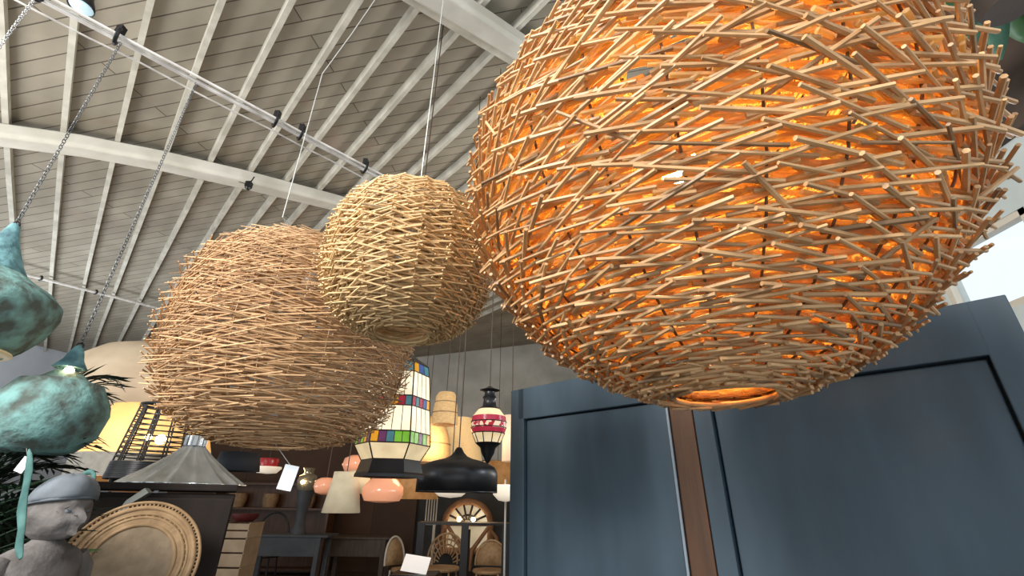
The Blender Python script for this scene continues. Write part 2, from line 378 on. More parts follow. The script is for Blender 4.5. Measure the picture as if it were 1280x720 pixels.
def weave(m, rowsP, ribs, rs, lf, lmin, lmax, yaw, pitch, jit, R, steep=0.0, dark=.05, offs=0.0, cols=((1, 1, 1), (.78, .72, .66))):
    for i, (r, z, mr, mz) in enumerate(rowsP):
        s = 1 if i % 2 == 0 else -1
        sp = 2 * pi * r / ribs
        for k in range(ribs):
            u = 2 * pi * (k + (.5 if (i // 2) % 2 else 0) * jit[2]) / ribs + R.uniform(-1, 1) * jit[0] * 2 * pi / ribs
            et = Vector((-sin(u), cos(u), 0)); er = Vector((cos(u), sin(u), 0))
            em = er * mr + Vector((0, 0, mz)); en = er * mz - Vector((0, 0, mr))
            if en.dot(er * r + Vector((0, 0, z))) < 0: en = -en
            Ln = min(lmax, max(lmin, lf * sp)) * R.uniform(1 - jit[1], 1 + jit[1])
            pt = pitch * R.uniform(.3, 1.7); yw = yaw * R.uniform(.4, 1.5)
            if steep and R.random() < steep: pt *= R.uniform(2.5, 4.5); yw *= 1.3
            d = (et * s + en * math.tan(yw) + em * math.tan(pt)).normalized()
            c = er * r + Vector((0, 0, z)) + en * (offs + R.uniform(-.003, .003)) + em * R.uniform(-1, 1) * rs * 1.2 + et * (s * sp * .5)
            # a straight stick touches the round shell at its inner third
            t0 = c - d * Ln * .5; t1 = c + d * Ln * .5
            f = R.random(); q = R.uniform(.82, 1.12)
            col = tuple((cols[0][j] * (1 - f) + cols[1][j] * f) * q for j in range(3))
            if R.random() < dark: col = tuple(x * .5 for x in col)
            m.tint = col
            rr = rs * R.uniform(.8, 1.2)
            m.tube(t0, t1, rr, rr * R.uniform(.72, .95), 6)
    m.tint = (1, 1, 1)

def cane_lamp(label, loc, a, b, p, rbot, rtop, rows, ribs, rs, lf, lmin, lmax, yaw, pitch, jit, mt, lit, seed, steep=0, cord_to=None, inner=1.6, wire=True, dark=.05, cols=((1, 1, 1), (.78, .72, .66))):
    R = random.Random(seed)
    t = thing('woven_pendant_lamp', label, 'pendant lamp', loc)
    P = shell_curve(a, b, p, rbot, rtop)
    m = M(); weave(m, resample(P, rows), ribs, rs, lf, lmin, lmax, yaw, pitch, jit, R, steep, dark, 0, cols)
    m.build('wicker_weave', mt, t)
    if inner:
        Pi = [(r * .955, z * .955) for r, z in P]
        m = M(); weave(m, resample(Pi, int(rows * inner)), ribs, rs * 1.2, 1.6, .02, lmax, .035, pitch * .35, (.3, .10, 1), R, 0, .03, -.003, cols)
        m.build('inner_wicker_weave', MT['cane_in'] if lit else mt, t)
    for k in range(ribs):
        u = 2 * pi * k / ribs
        m = M(); m.path([(r * .972 * cos(u), r * .972 * sin(u), z * .972) for r, z, _, _ in resample(P, 14)], rs * .55, 5)
        m.build('upright_rib', MT['rib'] if lit else mt, t)
    m = M(); z0 = P[0][1]; m.torus((0, 0, z0 + .004), rbot, rs * 1.3, 40, 8); m.build('bottom_ring', mt, t)
    m = M(); z1 = P[-1][1]; m.torus((0, 0, z1), rtop, rs * 1.3, 40, 8)
    for k in range(3): m.tube((0, 0, z1 + .01), (rtop * cos(k * 2.094), rtop * sin(k * 2.094), z1), .004)
    m.build('top_ring', MT['wire_dark'], t)
    m = M(); m.lathe([(.001, z1 + .01), (.022, z1 + .01), (.022, z1 - .05), (.018, z1 - .06), (.001, z1 - .06)], 16); so = m.build('lamp_socket', MT['brass'], t)
    zb = .06 if lit else z1 - .12
    if lit:
        m = M(); m.tube((0, 0, z1 - .05), (0, 0, zb + .055), .004); m.build('flex', MT['wire_dark'], so)
    m = M(); m.ball((0, 0, zb), .042 if lit else .032, 16, (1, 1, 1.25)); m.build('bulb', MT['bulb'] if lit else MT['bulb_off'], t)
    m = M()
    for seg in cord_to or []:
        m.path([Vector(q) - Vector(loc) for q in seg], .0019, 6)
    if m.v: m.build('hanging_wire', MT['wire_grey'], t)
    return t
BIG = Vector((.343, .718, 2.035)); MID = Vector((-.288, 1.117, 2.10)); LEFT = Vector((-.80, 1.60, 2.022))
cane_lamp('largest round cane pendant lamp, lit orange from within, before the navy panels', BIG, .408, .392, 1.95, .078, .09, 100, 25, .0033, 1.38, .07, .20, .085, .15, (.10, .20, 1), MT['cane'], True, 11,
          steep=.05, inner=1.5, cord_to=[[BIG + Vector((0, 0, .39)), Vector((BIG.x, BIG.y, roofz(BIG.x, BIG.y) - .01))]])
cane_lamp('smallest round cane pendant lamp, unlit pale weave, between the two larger cane lamps', MID, .222, .219, 2.55, .072, .06, 54, 20, .0026, 1.22, .03, .12, .07, .17, (.035, .10, 0), MT['cane_mid'], False, 12,
          cord_to=[[MID + Vector((.0, 0, .21)), Vector((MID.x, MID.y, roofz(MID.x, MID.y) - .01))]])
kn = at(403, 92, 1.42); hk = atz(474, -8, kn.z + .45)
cane_lamp('wide unlit brown cane pendant lamp hanging leftmost of the three cane lamps', LEFT, .405, .372, 2.75, .10, .09, 62, 28, .0023, 2.0, .05, .24, .085, .13, (.42, .28, 1), MT['cane_brown'], False, 13, dark=.09,
          cord_to=[[LEFT + Vector((.06, .06, .33)), Vector((kn.x, kn.y, LEFT.z + .43)), LEFT + Vector((-.06, .06, .33))], [Vector((kn.x, kn.y, LEFT.z + .43)), kn], [kn, (kn + hk) / 2 + Vector((0, 0, -.015)), hk, Vector((hk.x + .35, hk.y - .3, roofz(hk.x, hk.y) - .06))]],
          cols=((1.05, 1.02, .98), (.66, .58, .50)))

# ------------------------------------------------------------------ painted panels and the post between them
PA = Vector((.02, 2.30, 0)); PD = Vector((.72105, -.69288, 0)); PN = Vector((-.69288, -.72105, 0))   # PN faces the camera
PR = Matrix((PD, -PN, Vector((0, 0, 1)))).transposed()
def painted_panel(label, u0, u1, fl, fr, ztop=2.0, zrail=1.852):
    t = thing('screen_panel', label, 'panel', PA + PD * ((u0 + u1) / 2))
    t.rotation_euler = PR.to_euler()
    w = u1 - u0; x0 = -w / 2; x1 = w / 2
    m = M()
    g = .006
    m.box((x0 + fl / 2, 0, ztop / 2), (fl, .05, ztop)); m.box((x1 - fr / 2, 0, ztop / 2), (fr, .05, ztop))
    m.box((0, 0, (ztop + zrail) / 2), (w - fl - fr, .05, ztop - zrail)); m.box((0, 0, .09), (w - fl - fr, .05, .18)); 
    m.build('frame', MT['navy'], t, smooth=False, bevel=.003)
    m = M(); m.box(((x0 + fl + x1 - fr) / 2, .006, (zrail + .18) / 2), (w - fl - fr - g * 2, .03, zrail - .18 - g * 2)); m.build('inset_board', MT['navy'], t, smooth=False, bevel=.004)
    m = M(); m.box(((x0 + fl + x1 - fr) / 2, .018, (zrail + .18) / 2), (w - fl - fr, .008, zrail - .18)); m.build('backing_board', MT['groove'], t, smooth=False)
    return t, x0, x1
t, x0, x1 = painted_panel('left navy painted tall panel with one inset board, left of the brown post', 0, .818, .086, .012)
m = M(); m.box((x1 - .004, -.022, 1.0), (.008, .012, 1.99)); m.build('edge_strip', MT['pale_edge'], t, smooth=False)
painted_panel('right navy painted tall panel under the largest cane lamp, right of the brown post', .910, 1.775, .064, .078)
m = M(); m.box((0, 0, .99), (.086, .05, 1.98))
tag(m.build('wooden_post', MT['post'], None, False, PA + PD * .864 - PN * .0, bevel=.006), 'brown wooden post standing between the two navy painted panels', 'post').rotation_euler = PR.to_euler()

# ------------------------------------------------------------------ rail with chains and teal lanterns
RZ = 3.6
ra, rb = atz(95, 18, RZ), atz(478, 221, RZ)
rd = (rb - ra).normalized(); r0 = ra - rd * 1.2; r1 = rb + rd * .5; rn = Vector((0, 0, 1)).cross(rd)
t = thing('light_rail', 'worn white double conduit rail crossing under the rafters', 'rail', r0)
def bent(off, amp, sd):
    R = random.Random(sd); n = 16; L = (r1 - r0).length
    return [rd * (L * i / n) + off + Vector((0, 0, 1)) * R.uniform(-amp, amp) for i in range(n + 1)]
m = M(); m.path(bent(rn * .022, .004, 1), .013, 8); m.build('conduit', MT['conduit'], t)
m = M(); m.path(bent(rn * -.016, .004, 2), .008, 8); m.build('conduit', MT['conduit'], t)
m = M(); m.path(bent(rn * .085 + Vector((0, 0, -.02)), .006, 3), .0055, 6); m.build('thin_cable', MT['conduit'], t)
for px, py in ((148, 40), (345, 150), (372, 172), (455, 210)):
    q = atz(px, py, RZ); f = (q - r0).dot(rd)
    m = M(); m.torus(rd * f, .042, .009, 16, 6, rd); m.box(rd * f + Vector((0, 0, .045)), (.03, .03, .05)); m.build('clamp', MT['black_metal'], t)
q = atz(103, 6, RZ + .1)
t2 = thing('rail_spotlight', 'pale blue glass spotlight head clipped above the white rail', 'spotlight', q)
m = M(); m.lathe([(.02, .09), (.028, .05), (.05, .0), (.052, -.02)], 20); m.build('housing', MT['black_metal'], t2, solid=.003)
m = M(); m.lathe([(.001, -.03), (.03, -.028), (.049, -.015)], 20); m.build('lens', mat('pale_blue_lens', (.55, .75, .85), .2, emit=.55), t2)
m = M(); m.tube((0, 0, .09), (0, .0, roofz(q.x, q.y) - q.z - .11), .008); m.build('stem', MT['conduit'], t2)

def chain_mesh(m, z0, z1, link=.022, wr=.0019):
    n = int((z1 - z0) / (link * .74)); 
    for i in range(n):
        z = z0 + (z1 - z0) * (i + .5) / n; h = link / 2 - wr; wd = link * .30
        pts = []
        for k in range(12):
            u = 2 * pi * k / 12; x = wd * cos(u); zz = z + (h - wd) * (1 if sin(u) > 0.01 else (-1 if sin(u) < -.01 else 0)) + wd * sin(u)
            pts.append((x, 0, zz) if i % 2 == 0 else (0, x, zz))
        m.path(pts, wr, 5, closed=True)
def teal_lantern(label, x, y, zt, prof, mt, prof_in, seed, chain_z, glow=None):
    t = thing('hanging_lantern', label, 'lantern', (x, y, zt))
    R = random.Random(seed); ph = [R.uniform(0, 6.28) for _ in range(6)]
    wob = lambda u, z: 1 + .018 * sin(2 * u + ph[0] + z * 9) + .012 * sin(3 * u + ph[1] - z * 14) + .008 * sin(5 * u + ph[2] + z * 30)
    m = M(); m.lathe(prof[0], 48, wob=wob); m.build('lantern_cap', mt[0], t, solid=.005)
    m = M(); m.lathe(prof[1], 48, wob=wob); m.build('lantern_body', mt[1], t, solid=.006)
    if prof_in: m = M(); m.lathe(prof_in, 40); m.build('gilt_rim', MT['gold_in'], t, solid=.004)
    m = M(); chain_mesh(m, -.005, chain_z - zt); m.build('chain', MT['chain'], t)
    m = M(); m.torus((0, 0, .0), .014, .004, 16, 6, (0, 1, 0)); m.build('hanging_loop', MT['black_metal'], t)
    if glow: m = M(); m.ball(glow, .016, 12); m.build('bulb', MT['bulb_small'], t)
    return t
# lantern nearer the lens, cut by the frame
c1 = atz(150, 55, RZ - .02); zt1 = at(16, 281, c1.y).z
sc1 = mpp(20, 380, c1.y)
zp1 = lambda py: at(16 - .574 * (py - 281), py, c1.y).z - zt1
zA = zp1(385); zB = at(-80, 455, c1.y).z - zt1
teal_lantern('larger teal patinated onion shaped lantern cut by the left edge of the photo', c1.x, c1.y, zt1,
    ([(4 * sc1, 0), (8 * sc1, zp1(293)), (14 * sc1, zp1(306)), (25 * sc1, zp1(326)), (36 * sc1, zp1(340))], [(35 * sc1, zp1(339)), (48 * sc1, zp1(347)), (68 * sc1, zp1(357)), (82 * sc1, zp1(369)), (84 * sc1, zp1(381)), (78 * sc1, zp1(402)), (64 * sc1, zp1(424)), (52 * sc1, zp1(436))]),
    (MT['verdigris'], MT['verdigris_b']), [(50 * sc1, zp1(436) - .004), (57 * sc1, zp1(436) + .004), (52 * sc1, zp1(436) + .03), (34 * sc1, zp1(436) + .07)], 3, RZ - .01)
c2_ = atz(245, 105, RZ - .02); zt2 = at(103, 433, c2_.y).z
zc = at(80, 462, c2_.y).z - zt2; zs = at(75, 478, c2_.y).z - zt2; zm = at(69, 503, c2_.y).z - zt2; zb_ = at(40, 566, c2_.y).z - zt2
teal_lantern('smaller teal patinated lantern with a lit gap under its pointed cap, before the palm', c2_.x, c2_.y, zt2,
    ([(.010, 0), (.022, zc * .3), (.030, zc * .6), (.052, zc * .95)], [(.040, zc - .012), (.075, zs * .85 + zc * .15), (.125, zs - .006), (.168, zm), (.176, zm - .035), (.160, zb_ * .66 + zm * .34), (.115, zb_ + .012), (.085, zb_), (.001, zb_ + .004)]),
    (MT['verdigris'], MT['verdigris_b']), None, 4, RZ - .01, glow=(.03, -.03, zc - .012))
c3 = atz(44, -2, RZ - .02)
t = thing('hanging_chain', 'bright steel chain hanging from the rail at the top left corner', 'chain', c3)
m = M(); chain_mesh(m, -.62, 0); m.build('chain_links', MT['chrome'], t)
m = M(); m.torus((0, 0, .01), .02, .006, 14, 6, rn); m.build('hook', MT['black_metal'], t)

# thin conduit crossing the lower rafters, with small clamps
pA = at(20, 340, 5.5); pA = Q0 + D1 * roof_uv(20, 340, .14)[0] + DV * roof_uv(20, 340, .14)[1] + DN * .14
pB = RP(*roof_uv(190, 383, .14), .14); dd = pB - pA
t = thing('conduit_pipe', 'thin grey conduit pipe fixed across the lower rafters at left', 'pipe', pA)
m = M(); m.tube(-dd * .5, dd * 1.5, .022); m.build('tube', MT['conduit'], t)
for f in (.15, .53): m = M(); m.torus(dd * f, .03, .012, 14, 6, dd); m.build('clamp', MT['black_metal'], t)
q = RP(*roof_uv(311, 231, .31), .31)
m = M(); m.box((0, 0, 0), (.05, .05, .06)); m.tube((0, 0, 0), (.03, 0, .1), .006); m.tube((0, 0, 0), (-.12, .02, .05), .004); m.ball((0, 0, -.03), .03, 10)
tag(m.build('junction_box', MT['black_metal'], None, False, q), 'small dark wiring box fixed on the sagging white cross beam', 'wiring box')

# ------------------------------------------------------------------ generic shaded pendants
def shade_lamp(label, cx, yt, yb, wpx, Y, prof, mt, part='lamp_shade', cat='pendant lamp', name='pendant_lamp', cord=True, group=None, bulb=None, seg=36, ridges=0, top_to=None, solid=.004, cordmat=None, trim=None):
    zt = at(cx, yt, Y).z; zb = at(cx, yb, Y).z; p = at(cx, (yt + yb) / 2, Y); s = mpp(cx, (yt + yb) / 2, Y); h = zt - zb; R = wpx * s / 2
    t = thing(name, label, cat, (p.x, p.y, zb), group)
    wob = (lambda u, z: 1 + .08 * abs(cos(ridges * u / 2)) ** 6) if ridges else None
    m = M(); m.lathe([(r * R, z * h) for r, z in prof], seg if not ridges else ridges * 8, wob=wob); m.build(part, mt, t, solid=solid)
    if trim:
        for (r, z, th, tm, nm) in trim: m = M(); m.torus((0, 0, z * h), r * R, th, 36, 6); m.build(nm, MT[tm], t)
    if cord:
        m = M(); m.tube((0, 0, h * max(z for _, z in prof) - .005), (0, 0, (top_to or roofz(p.x, p.y)) - zb - .01), .006 if Y > 4 else .004, n=6); m.build('cord', cordmat or MT['wire_dark'], t)
    if bulb: m = M(); m.ball((0, 0, h * bulb), min(.05, R * .3), 12); m.build('bulb', MT['bulb_small'], t)
    return t, R, h
def floor_lamp(label, cx, yt, yb, wpx, Y, prof, mt):
    t, R, h = shade_lamp(label, cx, yt, yb, wpx, Y, prof, mt, cord=False, cat='floor lamp', name='floor_lamp')
    z = t.location.z; t.location.z = 0
    for c in t.children: c.location.z += z
    m = M(); m.tube((0, 0, .02), (0, 0, z + h * .9), .014); m.build('pole', MT['black_metal'], t)
    m = M(); m.lathe([(.20, 0), (.20, .02), (.03, .035)], 28, cap=True); m.build('base', MT['black_metal'], t)
    t['zs'] = z
    return t, R, h
DOME = [(1, 0), (.99, .12), (.95, .35), (.84, .6), (.64, .82), (.36, .95), (.05, 1)]
BELL = [(1, 0), (.97, .2), (.90, .5), (.78, .72), (.55, .9), (.25, .98), (.05, 1)]
DRUM = [(1, 0), (.80, 1)]
CYL = [(1, 0), (.98, 1)]

CAB = at(298, 606, 2.32); ZCAB = CAB.z
# black metal barn dome in front
shade_lamp('black metal dome pendant with wide rim hanging before the arched mirror', 572, 572, 615, 99, 3.0,
    [(1, 0), (1.0, .48), (.985, .60), (.93, .71), (.80, .81), (.60, .89), (.38, .95), (.22, 1.03), (.13, 1.14), (.08, 1.25), (.05, 1.3)], MT['dome_metal'], trim=[(1.0, 0, .004, 'black_metal', 'rolled_rim')], bulb=.25)
# zinc funnel shade
t, R_, h_ = shade_lamp('ribbed zinc funnel shade standing on the dark cabinet', 238, 545, 607, 126, 2.6,
    [(1, 0), (.98, .03), (.66, .28), (.36, .55), (.19, .74), (.17, .78)], MT['zinc'], ridges=16, cord=False, cat='lamp shade', name='funnel_lamp_shade')
t.location.z = ZCAB + .001
m = M(); m.lathe([(R_ * .17, h_ * .76), (R_ * .17, h_ * .98), (R_ * .10, h_ * 1.0), (.001, h_)], 20)
for k in range(6):
    u = k * pi / 3; m.box((R_ * .19 * cos(u), R_ * .19 * sin(u), h_ * .88), (.008, .016, h_ * .2), Matrix.Rotation(u, 3, 'Z'))
m.build('collar', MT['zinc'], t)

# beige dome and lit orange shade at the left
floor_lamp('large beige linen dome shade on a dark floor stand behind the palm leaf', 186, 433, 522, 176, 4.3, [(1, 0), (.99, .25), (.93, .5), (.82, .7), (.62, .87), (.35, .97), (.05, 1)], MT['linen'])
t, R_, h_ = floor_lamp('wide orange lit floor lamp shade with grey pleated band behind the black cage lantern', 188, 512, 598, 138, 3.35, [(1, .0), (1.0, .3), (.86, .66), (.72, 1.0)], MT['linen_lit'])
m = M(); m.lathe([(R_ * 1.012, h_ * .0), (R_ * 1.012, h_ * .30)], 120, wob=lambda u, z: 1 + .006 * cos(60 * u)); m.build('pleated_band', MT['pleat_grey'], t).location.z = t['zs']
m = M(); m.ball((.1, -.05, h_ * .45), .05, 12); m.build('bulb', MT['bulb_small'], t).location.z = t['zs']
m = M(); m.lathe([(R_ * .98, -.001), (R_ * .80, -.06), (R_ * .3, -.085), (.001, -.09)], 60); m.build('under_diffuser', MT['orange_shade'], t).location.z = t['zs']; del t['zs']

# black wicker cage lantern
p = at(195, 552, 2.84); s_ = mpp(195, 552, 2.84); zb = at(192, 592, 2.84).z; zt = at(200, 508, 2.84).z; zb = ZCAB + .036; h_ = zt - zb
t = thing('cage_lantern', 'black wire cage lantern with lit bulb on the dark cabinet, left of the zinc shade', 'lantern', (p.x - .005, p.y + .02, zb))
Rb, Rt = 39 * s_, 29 * s_
m = M()
for k in range(10):
    u = 2 * pi * k / 10
    for du in (-.05, .05):
        m.tube((Rb * cos(u + du), Rb * sin(u + du), 0), (Rt * cos(u + du), Rt * sin(u + du), h_), .0048, n=5)
m.build('upright_wires', MT['black_metal'], t)
m = M()
for i in range(11):
    f = .28 + .72 * (i / 10) ** 1.1; m.torus((0, 0, h_ * f), Rb + (Rt - Rb) * f, .0038, 36, 5)
m.build('wire_lattice', MT['black_metal'], t)
m = M()
for i in range(9): f = i / 9 * .22; m.torus((0, 0, h_ * f), Rb + (Rt - Rb) * f + .003, .008, 36, 6)
m.build('woven_base_band', MT['black_metal'], t)
m = M(); m.torus((0, 0, h_), Rt, .010, 36, 6)
for k in range(3): m.tube((0, 0, h_), (Rt * cos(k * 2.09), Rt * sin(k * 2.09), h_), .005)
m.build('top_ring', MT['black_metal'], t)
m = M(); m.ball((.05, -.05, h_ * .52), .028, 12); m.build('bulb', MT['bulb_small'], t)
m = M(); m.ball((-.05, -.02, h_ * .56), .018, 12); m.build('bulb', MT['bulb_small'], t)
for k in range(3):
    m = M(); m.lathe([(.001, -.035), (.02, -.035), (.024, -.004), (.001, 0)], 12, c=(Rb * .8 * cos(k * 2.09), Rb * .8 * sin(k * 2.09), 0)); m.build('foot', MT['black_metal'], t)

# ------------------------------------------------------------------ stained glass lantern
Yt = 2.25; p = at(492, 548, Yt)
def zz(py, px=492): return at(px, py, Yt).z
s_ = mpp(492, 548, Yt)
zb = zz(597)
t = thing('stained_glass_lantern', 'hexagonal cream stained glass lantern with coloured square bands and dark base', 'lantern', (p.x, p.y, zb))
Z = lambda py: zz(py) - zb
tiers = [(.135, Z(576)), (.176, Z(557)), (.172, Z(543)), (.158, Z(512)), (.155, Z(500)), (.142, Z(470)), (.132, Z(458))]
ph0 = radians(8)
def hexp(r, z, k, f=0.0):
    a = Vector((r * cos(ph0 + k * pi / 3), r * sin(ph0 + k * pi / 3), z)); b = Vector((r * cos(ph0 + (k + 1) * pi / 3), r * sin(ph0 + (k + 1) * pi / 3), z)); return a.lerp(b, f)
BANDC = ['g_teal', 'g_green', 'g_green', 'g_purple', 'g_green', 'g_orange', 'g_purple']
BANDD = ['g_red', 'g_teal', 'g_red', 'g_blue', 'g_orange']
cr = []
for ti in range(6):
    (ra_, za), (rb_, zb2) = tiers[ti], tiers[ti + 1]
    for k in range(6):
        m = M()
        if ti in (1, 3):
            bc = BANDC if ti == 1 else BANDD; n = 5; keys = [bc[(k * 3 + j) % len(bc)] for j in range(n)]
        elif ti == 5: n = 3; keys = ['g_orange', 'g_blue', 'g_teal']
        else: n = 1 if ti == 0 else 4; keys = ['g_cream' if ti == 0 else 'g_white'] * n
        for j in range(n):
            m.slot = j; I = [m.addv(q) for q in (hexp(ra_, za, k, j / n), hexp(ra_, za, k, (j + 1) / n), hexp(rb_, zb2, k, (j + 1) / n), hexp(rb_, zb2, k, j / n))]; m.face(I)
        m.build('glass_panel', [MT[q] for q in keys], t, smooth=False)
        for j in range(n): cr.append((hexp(ra_, za, k, j / n), hexp(rb_, zb2, k, j / n), .0035 if j == 0 else .0018))
m = M()
for a, b, r in cr: m.tube(a, b, r, n=5, cap=False)
for r, z in tiers:
    for k in range(6): m.tube(hexp(r, z, k), hexp(r, z, k, 1), .003, n=5)
m.build('lead_frame', MT['lead'], t)
m = M(); m.lathe([(.158, 0), (.158, .012), (.152, .02), (.137, Z(576))], 6, ph=ph0, cap=True); m.build('dark_base', MT['dome_metal'], t, smooth=False)
m = M(); m.lathe([(.134, Z(457)), (.07, Z(447)), (.02, Z(438)), (.012, Z(432)), (.001, Z(430))], 6, ph=ph0, cap=True); m.build('cap', MT['dome_metal'], t, smooth=False)
m = M(); m.tube((0, 0, Z(431)), (0, 0, roofz(p.x, p.y) - zb - .01), .004); m.build('chain', MT['wire_dark'], t)

# mosaic lamp
p = at(611, 530, 2.7); zb = at(608, 580, 2.7).z; s_ = mpp(612, 530, 2.7)
Z = lambda py: at(611, py, 2.7).z - zb
t = thing('mosaic_pendant_lamp', 'red and white mosaic glass pendant with dark pointed metal tip near the navy panel', 'pendant lamp', (p.x, p.y, zb))
r_ = 22 * s_
m = M(); m.lathe([(.001, 0), (r_ * .12, .012), (r_ * .22, Z(572)), (r_ * .35, Z(567)), (r_ * .42, Z(560)), (r_ * .72, Z(554)), (r_ * .62, Z(553))], 24); m.build('metal_tip', MT['dome_metal'], t)
def band(nm, y0, y1, r0, r1, mk, parent=t):
    mm = M(); n = 5
    mm.lathe([(r_ * (r0 + (r1 - r0) * i / n), Z(y0 + (y1 - y0) * i / n)) for i in range(n + 1)], 28); return mm.build(nm, MT[mk], parent)
band('glass_band', 554, 542, .66, .90, 'g_cream'); band('glass_band', 542, 536, .90, .99, 'g_red'); band('glass_band', 536, 528, .99, 1.0, 'mosaic')
band('glass_band', 528, 521, 1.0, .95, 'g_red'); band('glass_band', 521, 512, .95, .62, 'g_cream')
m = M()
for k in range(10):
    u = 2 * pi * k / 10; m.tube((r_ * .67 * cos(u), r_ * .67 * sin(u), Z(554)), (r_ * .92 * cos(u), r_ * .92 * sin(u), Z(541)), .003, n=5)
m.torus((0, 0, Z(542)), r_ * .91, .003); m.torus((0, 0, Z(528)), r_ * 1.0, .003); m.torus((0, 0, Z(535)), r_ * .99, .003); m.build('metal_strapwork', MT['lead'], t)
m = M(); m.lathe([(r_ * .66, Z(512)), (r_ * .4, Z(508)), (r_ * .34, Z(500)), (r_ * .42, Z(497)), (r_ * .30, Z(494)), (r_ * .30, Z(490)), (r_ * .6, Z(488)), (r_ * .3, Z(486)), (r_ * .1, Z(483))], 24); m.build('metal_crown', MT['dome_metal'], t)
m = M(); m.tube((0, 0, Z(484)), (0, 0, roofz(p.x, p.y) - zb - .01), .0035); m.build('cord', MT['wire_dark'], t)

# ------------------------------------------------------------------ cluster of shades further back
G = 'lamp shades hanging at the back of the shop'
shade_lamp('small tan bamboo dome pendant, highest of the shades behind the stained glass lantern', 557, 490, 531, 33, 5.6, [(1, 0), (.98, .03), (.93, .3), (.85, .6), (.80, .66), (.78, .85), (.60, .97), (.05, 1)], MT['bamboo'], group=G, trim=[(.93, .35, .008, 'rattan', 'cane_band'), (.80, .67, .008, 'rattan', 'cane_band')])
shade_lamp('banded tan bamboo bell shade right behind the stained glass lantern', 533, 520, 580, 64, 6.6, BELL, MT['bamboo'], group=G, trim=[(.93, .4, .01, 'rattan', 'cane_band'), (1, .02, .012, 'rattan_dk', 'cane_band')])
shade_lamp('tall pale bamboo cone shade directly above the black dome pendant', 575, 523, 592, 62, 7.8, [(1, 0), (.86, .35), (.62, .8), (.45, 1), (.05, 1.01)], MT['bamboo_lt'], group=G)
shade_lamp('slim white cylinder shade against the left navy panel edge', 640, 520, 577, 24, 6.0, CYL, MT['white_shade'], group=G)
shade_lamp('orange brown drum shade under the mosaic lamp', 622, 577, 606, 46, 9.6, DRUM, MT['orange_shade'], group=G)
shade_lamp('wide orange veneer drum shade between the stained glass lantern and black dome', 520, 583, 624, 56, 9.2, [(1, 0), (.9, 1)], MT['orange_shade'], group=G, bulb=.7)
shade_lamp('white glass bowl shade below the mosaic lamp beside the navy panel', 632, 606, 627, 36, 5.5, [(.05, 0), (.5, .08), (.85, .4), (1, .9), (1, 1)], MT['white_bowl'], group=G, cord=False, cat='pendant lamp')
p = at(632, 606, 5.5)
shade_lamp('opal white dome shade half hidden under the black dome pendant', 563, 606, 622, 46, 5.0, [(.05, 0), (.6, .1), (.95, .5), (1, 1)], MT['white_bowl'], group=G)
shade_lamp('larger cream tapered drum shade left of the stained glass lantern', 430, 590, 641, 45, 5.5, [(1, 0), (.70, .86), (.68, 1)], MT['cream'], group=G)
shade_lamp('smaller cream drum shade just behind the larger cream drum', 449, 589, 617, 26, 6.2, [(1, 0), (.96, 1)], MT['cream'], group=G)
shade_lamp('amber pink glass globe left of the larger cream drum shade', 407, 597, 618, 28, 6.3, [(.3, 0), (.8, .12), (1, .45), (.9, .8), (.5, .97), (.1, 1)], MT['pink_glass'], group=G)
shade_lamp('amber pink glass globe half hidden behind the stained glass lantern base', 447, 569, 592, 36, 6.8, [(.3, 0), (.8, .12), (1, .45), (.9, .8), (.5, .97), (.1, 1)], MT['pink_glass'], group=G)
shade_lamp('wide amber pink glass bowl shade below the stained glass lantern', 479, 594, 628, 50, 5.6, [(.3, 0), (.85, .06), (1, .3), (.97, .55), (.7, .8), (.4, 1), (.1, 1.02)], MT['pink_glass'], group=G, bulb=.75)
shade_lamp('dark navy drum shade below the wide brown cane lamp', 298, 566, 589, 52, 5.6, [(1, 0), (.84, 1)], MT['navy_shade'], group=G)
t, R_, h_ = shade_lamp('white bowl pendant with a red glass centre beside the dark navy drum', 335, 573, 592, 32, 7.2, [(.1, 0), (.7, .05), (1, .35), (1, .45)], MT['white_bowl'], group=G, cord=False)
m = M(); m.lathe([(R_ * .62, h_ * .3), (R_ * .75, h_ * .8), (R_ * .7, h_ * 1.0), (.001, h_ * 1.02)], 20); m.build('red_glass_centre', MT['red'], t)
m = M(); m.tube((0, 0, h_), (0, 0, roofz(t.location.x, t.location.y) - t.location.z - .01), .006); m.build('cord', MT['wire_dark'], t)
# gooseneck holding the white bowl
pb = at(632, 607, 5.5)
t = thing('gooseneck_stand', 'thin curved grey lamp stand holding the white glass bowl beside the navy panel', 'lamp stand', (pb.x, pb.y + .25, 0))
zc_ = pb.z
m = M(); m.path([(0, 0, .02), (0, 0, zc_ - .35), (.0, -.03, zc_ - .1), (0, -.1, zc_ + .05), (0, -.2, zc_ + .06), (0, -.25, zc_ - .02)], .012, 8); m.build('curved_stem', MT['wire_grey'], t)
m = M(); m.lathe([(.16, 0), (.16, .02), (.02, .04)], 24, cap=True); m.build('base', MT['wire_grey'], t)

# ------------------------------------------------------------------ tags
def price_tag(label, px, py, Y, w, h, lean, string_to):
    p = at(px, py, Y); s = mpp(px, py, Y)
    t = thing('price_tag', label, 'price tag', p)
    R = Matrix.Rotation(radians(lean), 3, 'Y') @ Matrix.Rotation(radians(12), 3, 'Z')
    m = M(); m.box((0, 0, 0), (w * s, .002, h * s), R); m.build('card', MT['tag'], t, smooth=False)
    m = M(); m.tube(R @ Vector((0, 0, h * s * .42)), Vector(string_to) - p, .0012, n=5); m.build('string', MT['wire_grey'], t)
price_tag('white price tag hanging under the smaller teal lantern', 29, 581, 1.5, 10, 18, 20, (c2_.x + .05, c2_.y - .08, zt2 + zb_ + .01))
price_tag('small white price tag hanging under the zinc funnel shade', 196, 613, 2.26, 4.5, 12, 22, at(199, 606, 2.28))
price_tag('large white price tag hanging under the wide brown cane lamp', 360, 597, 1.5, 17, 29, 10, LEFT + Vector((.03, -.05, -.365)))

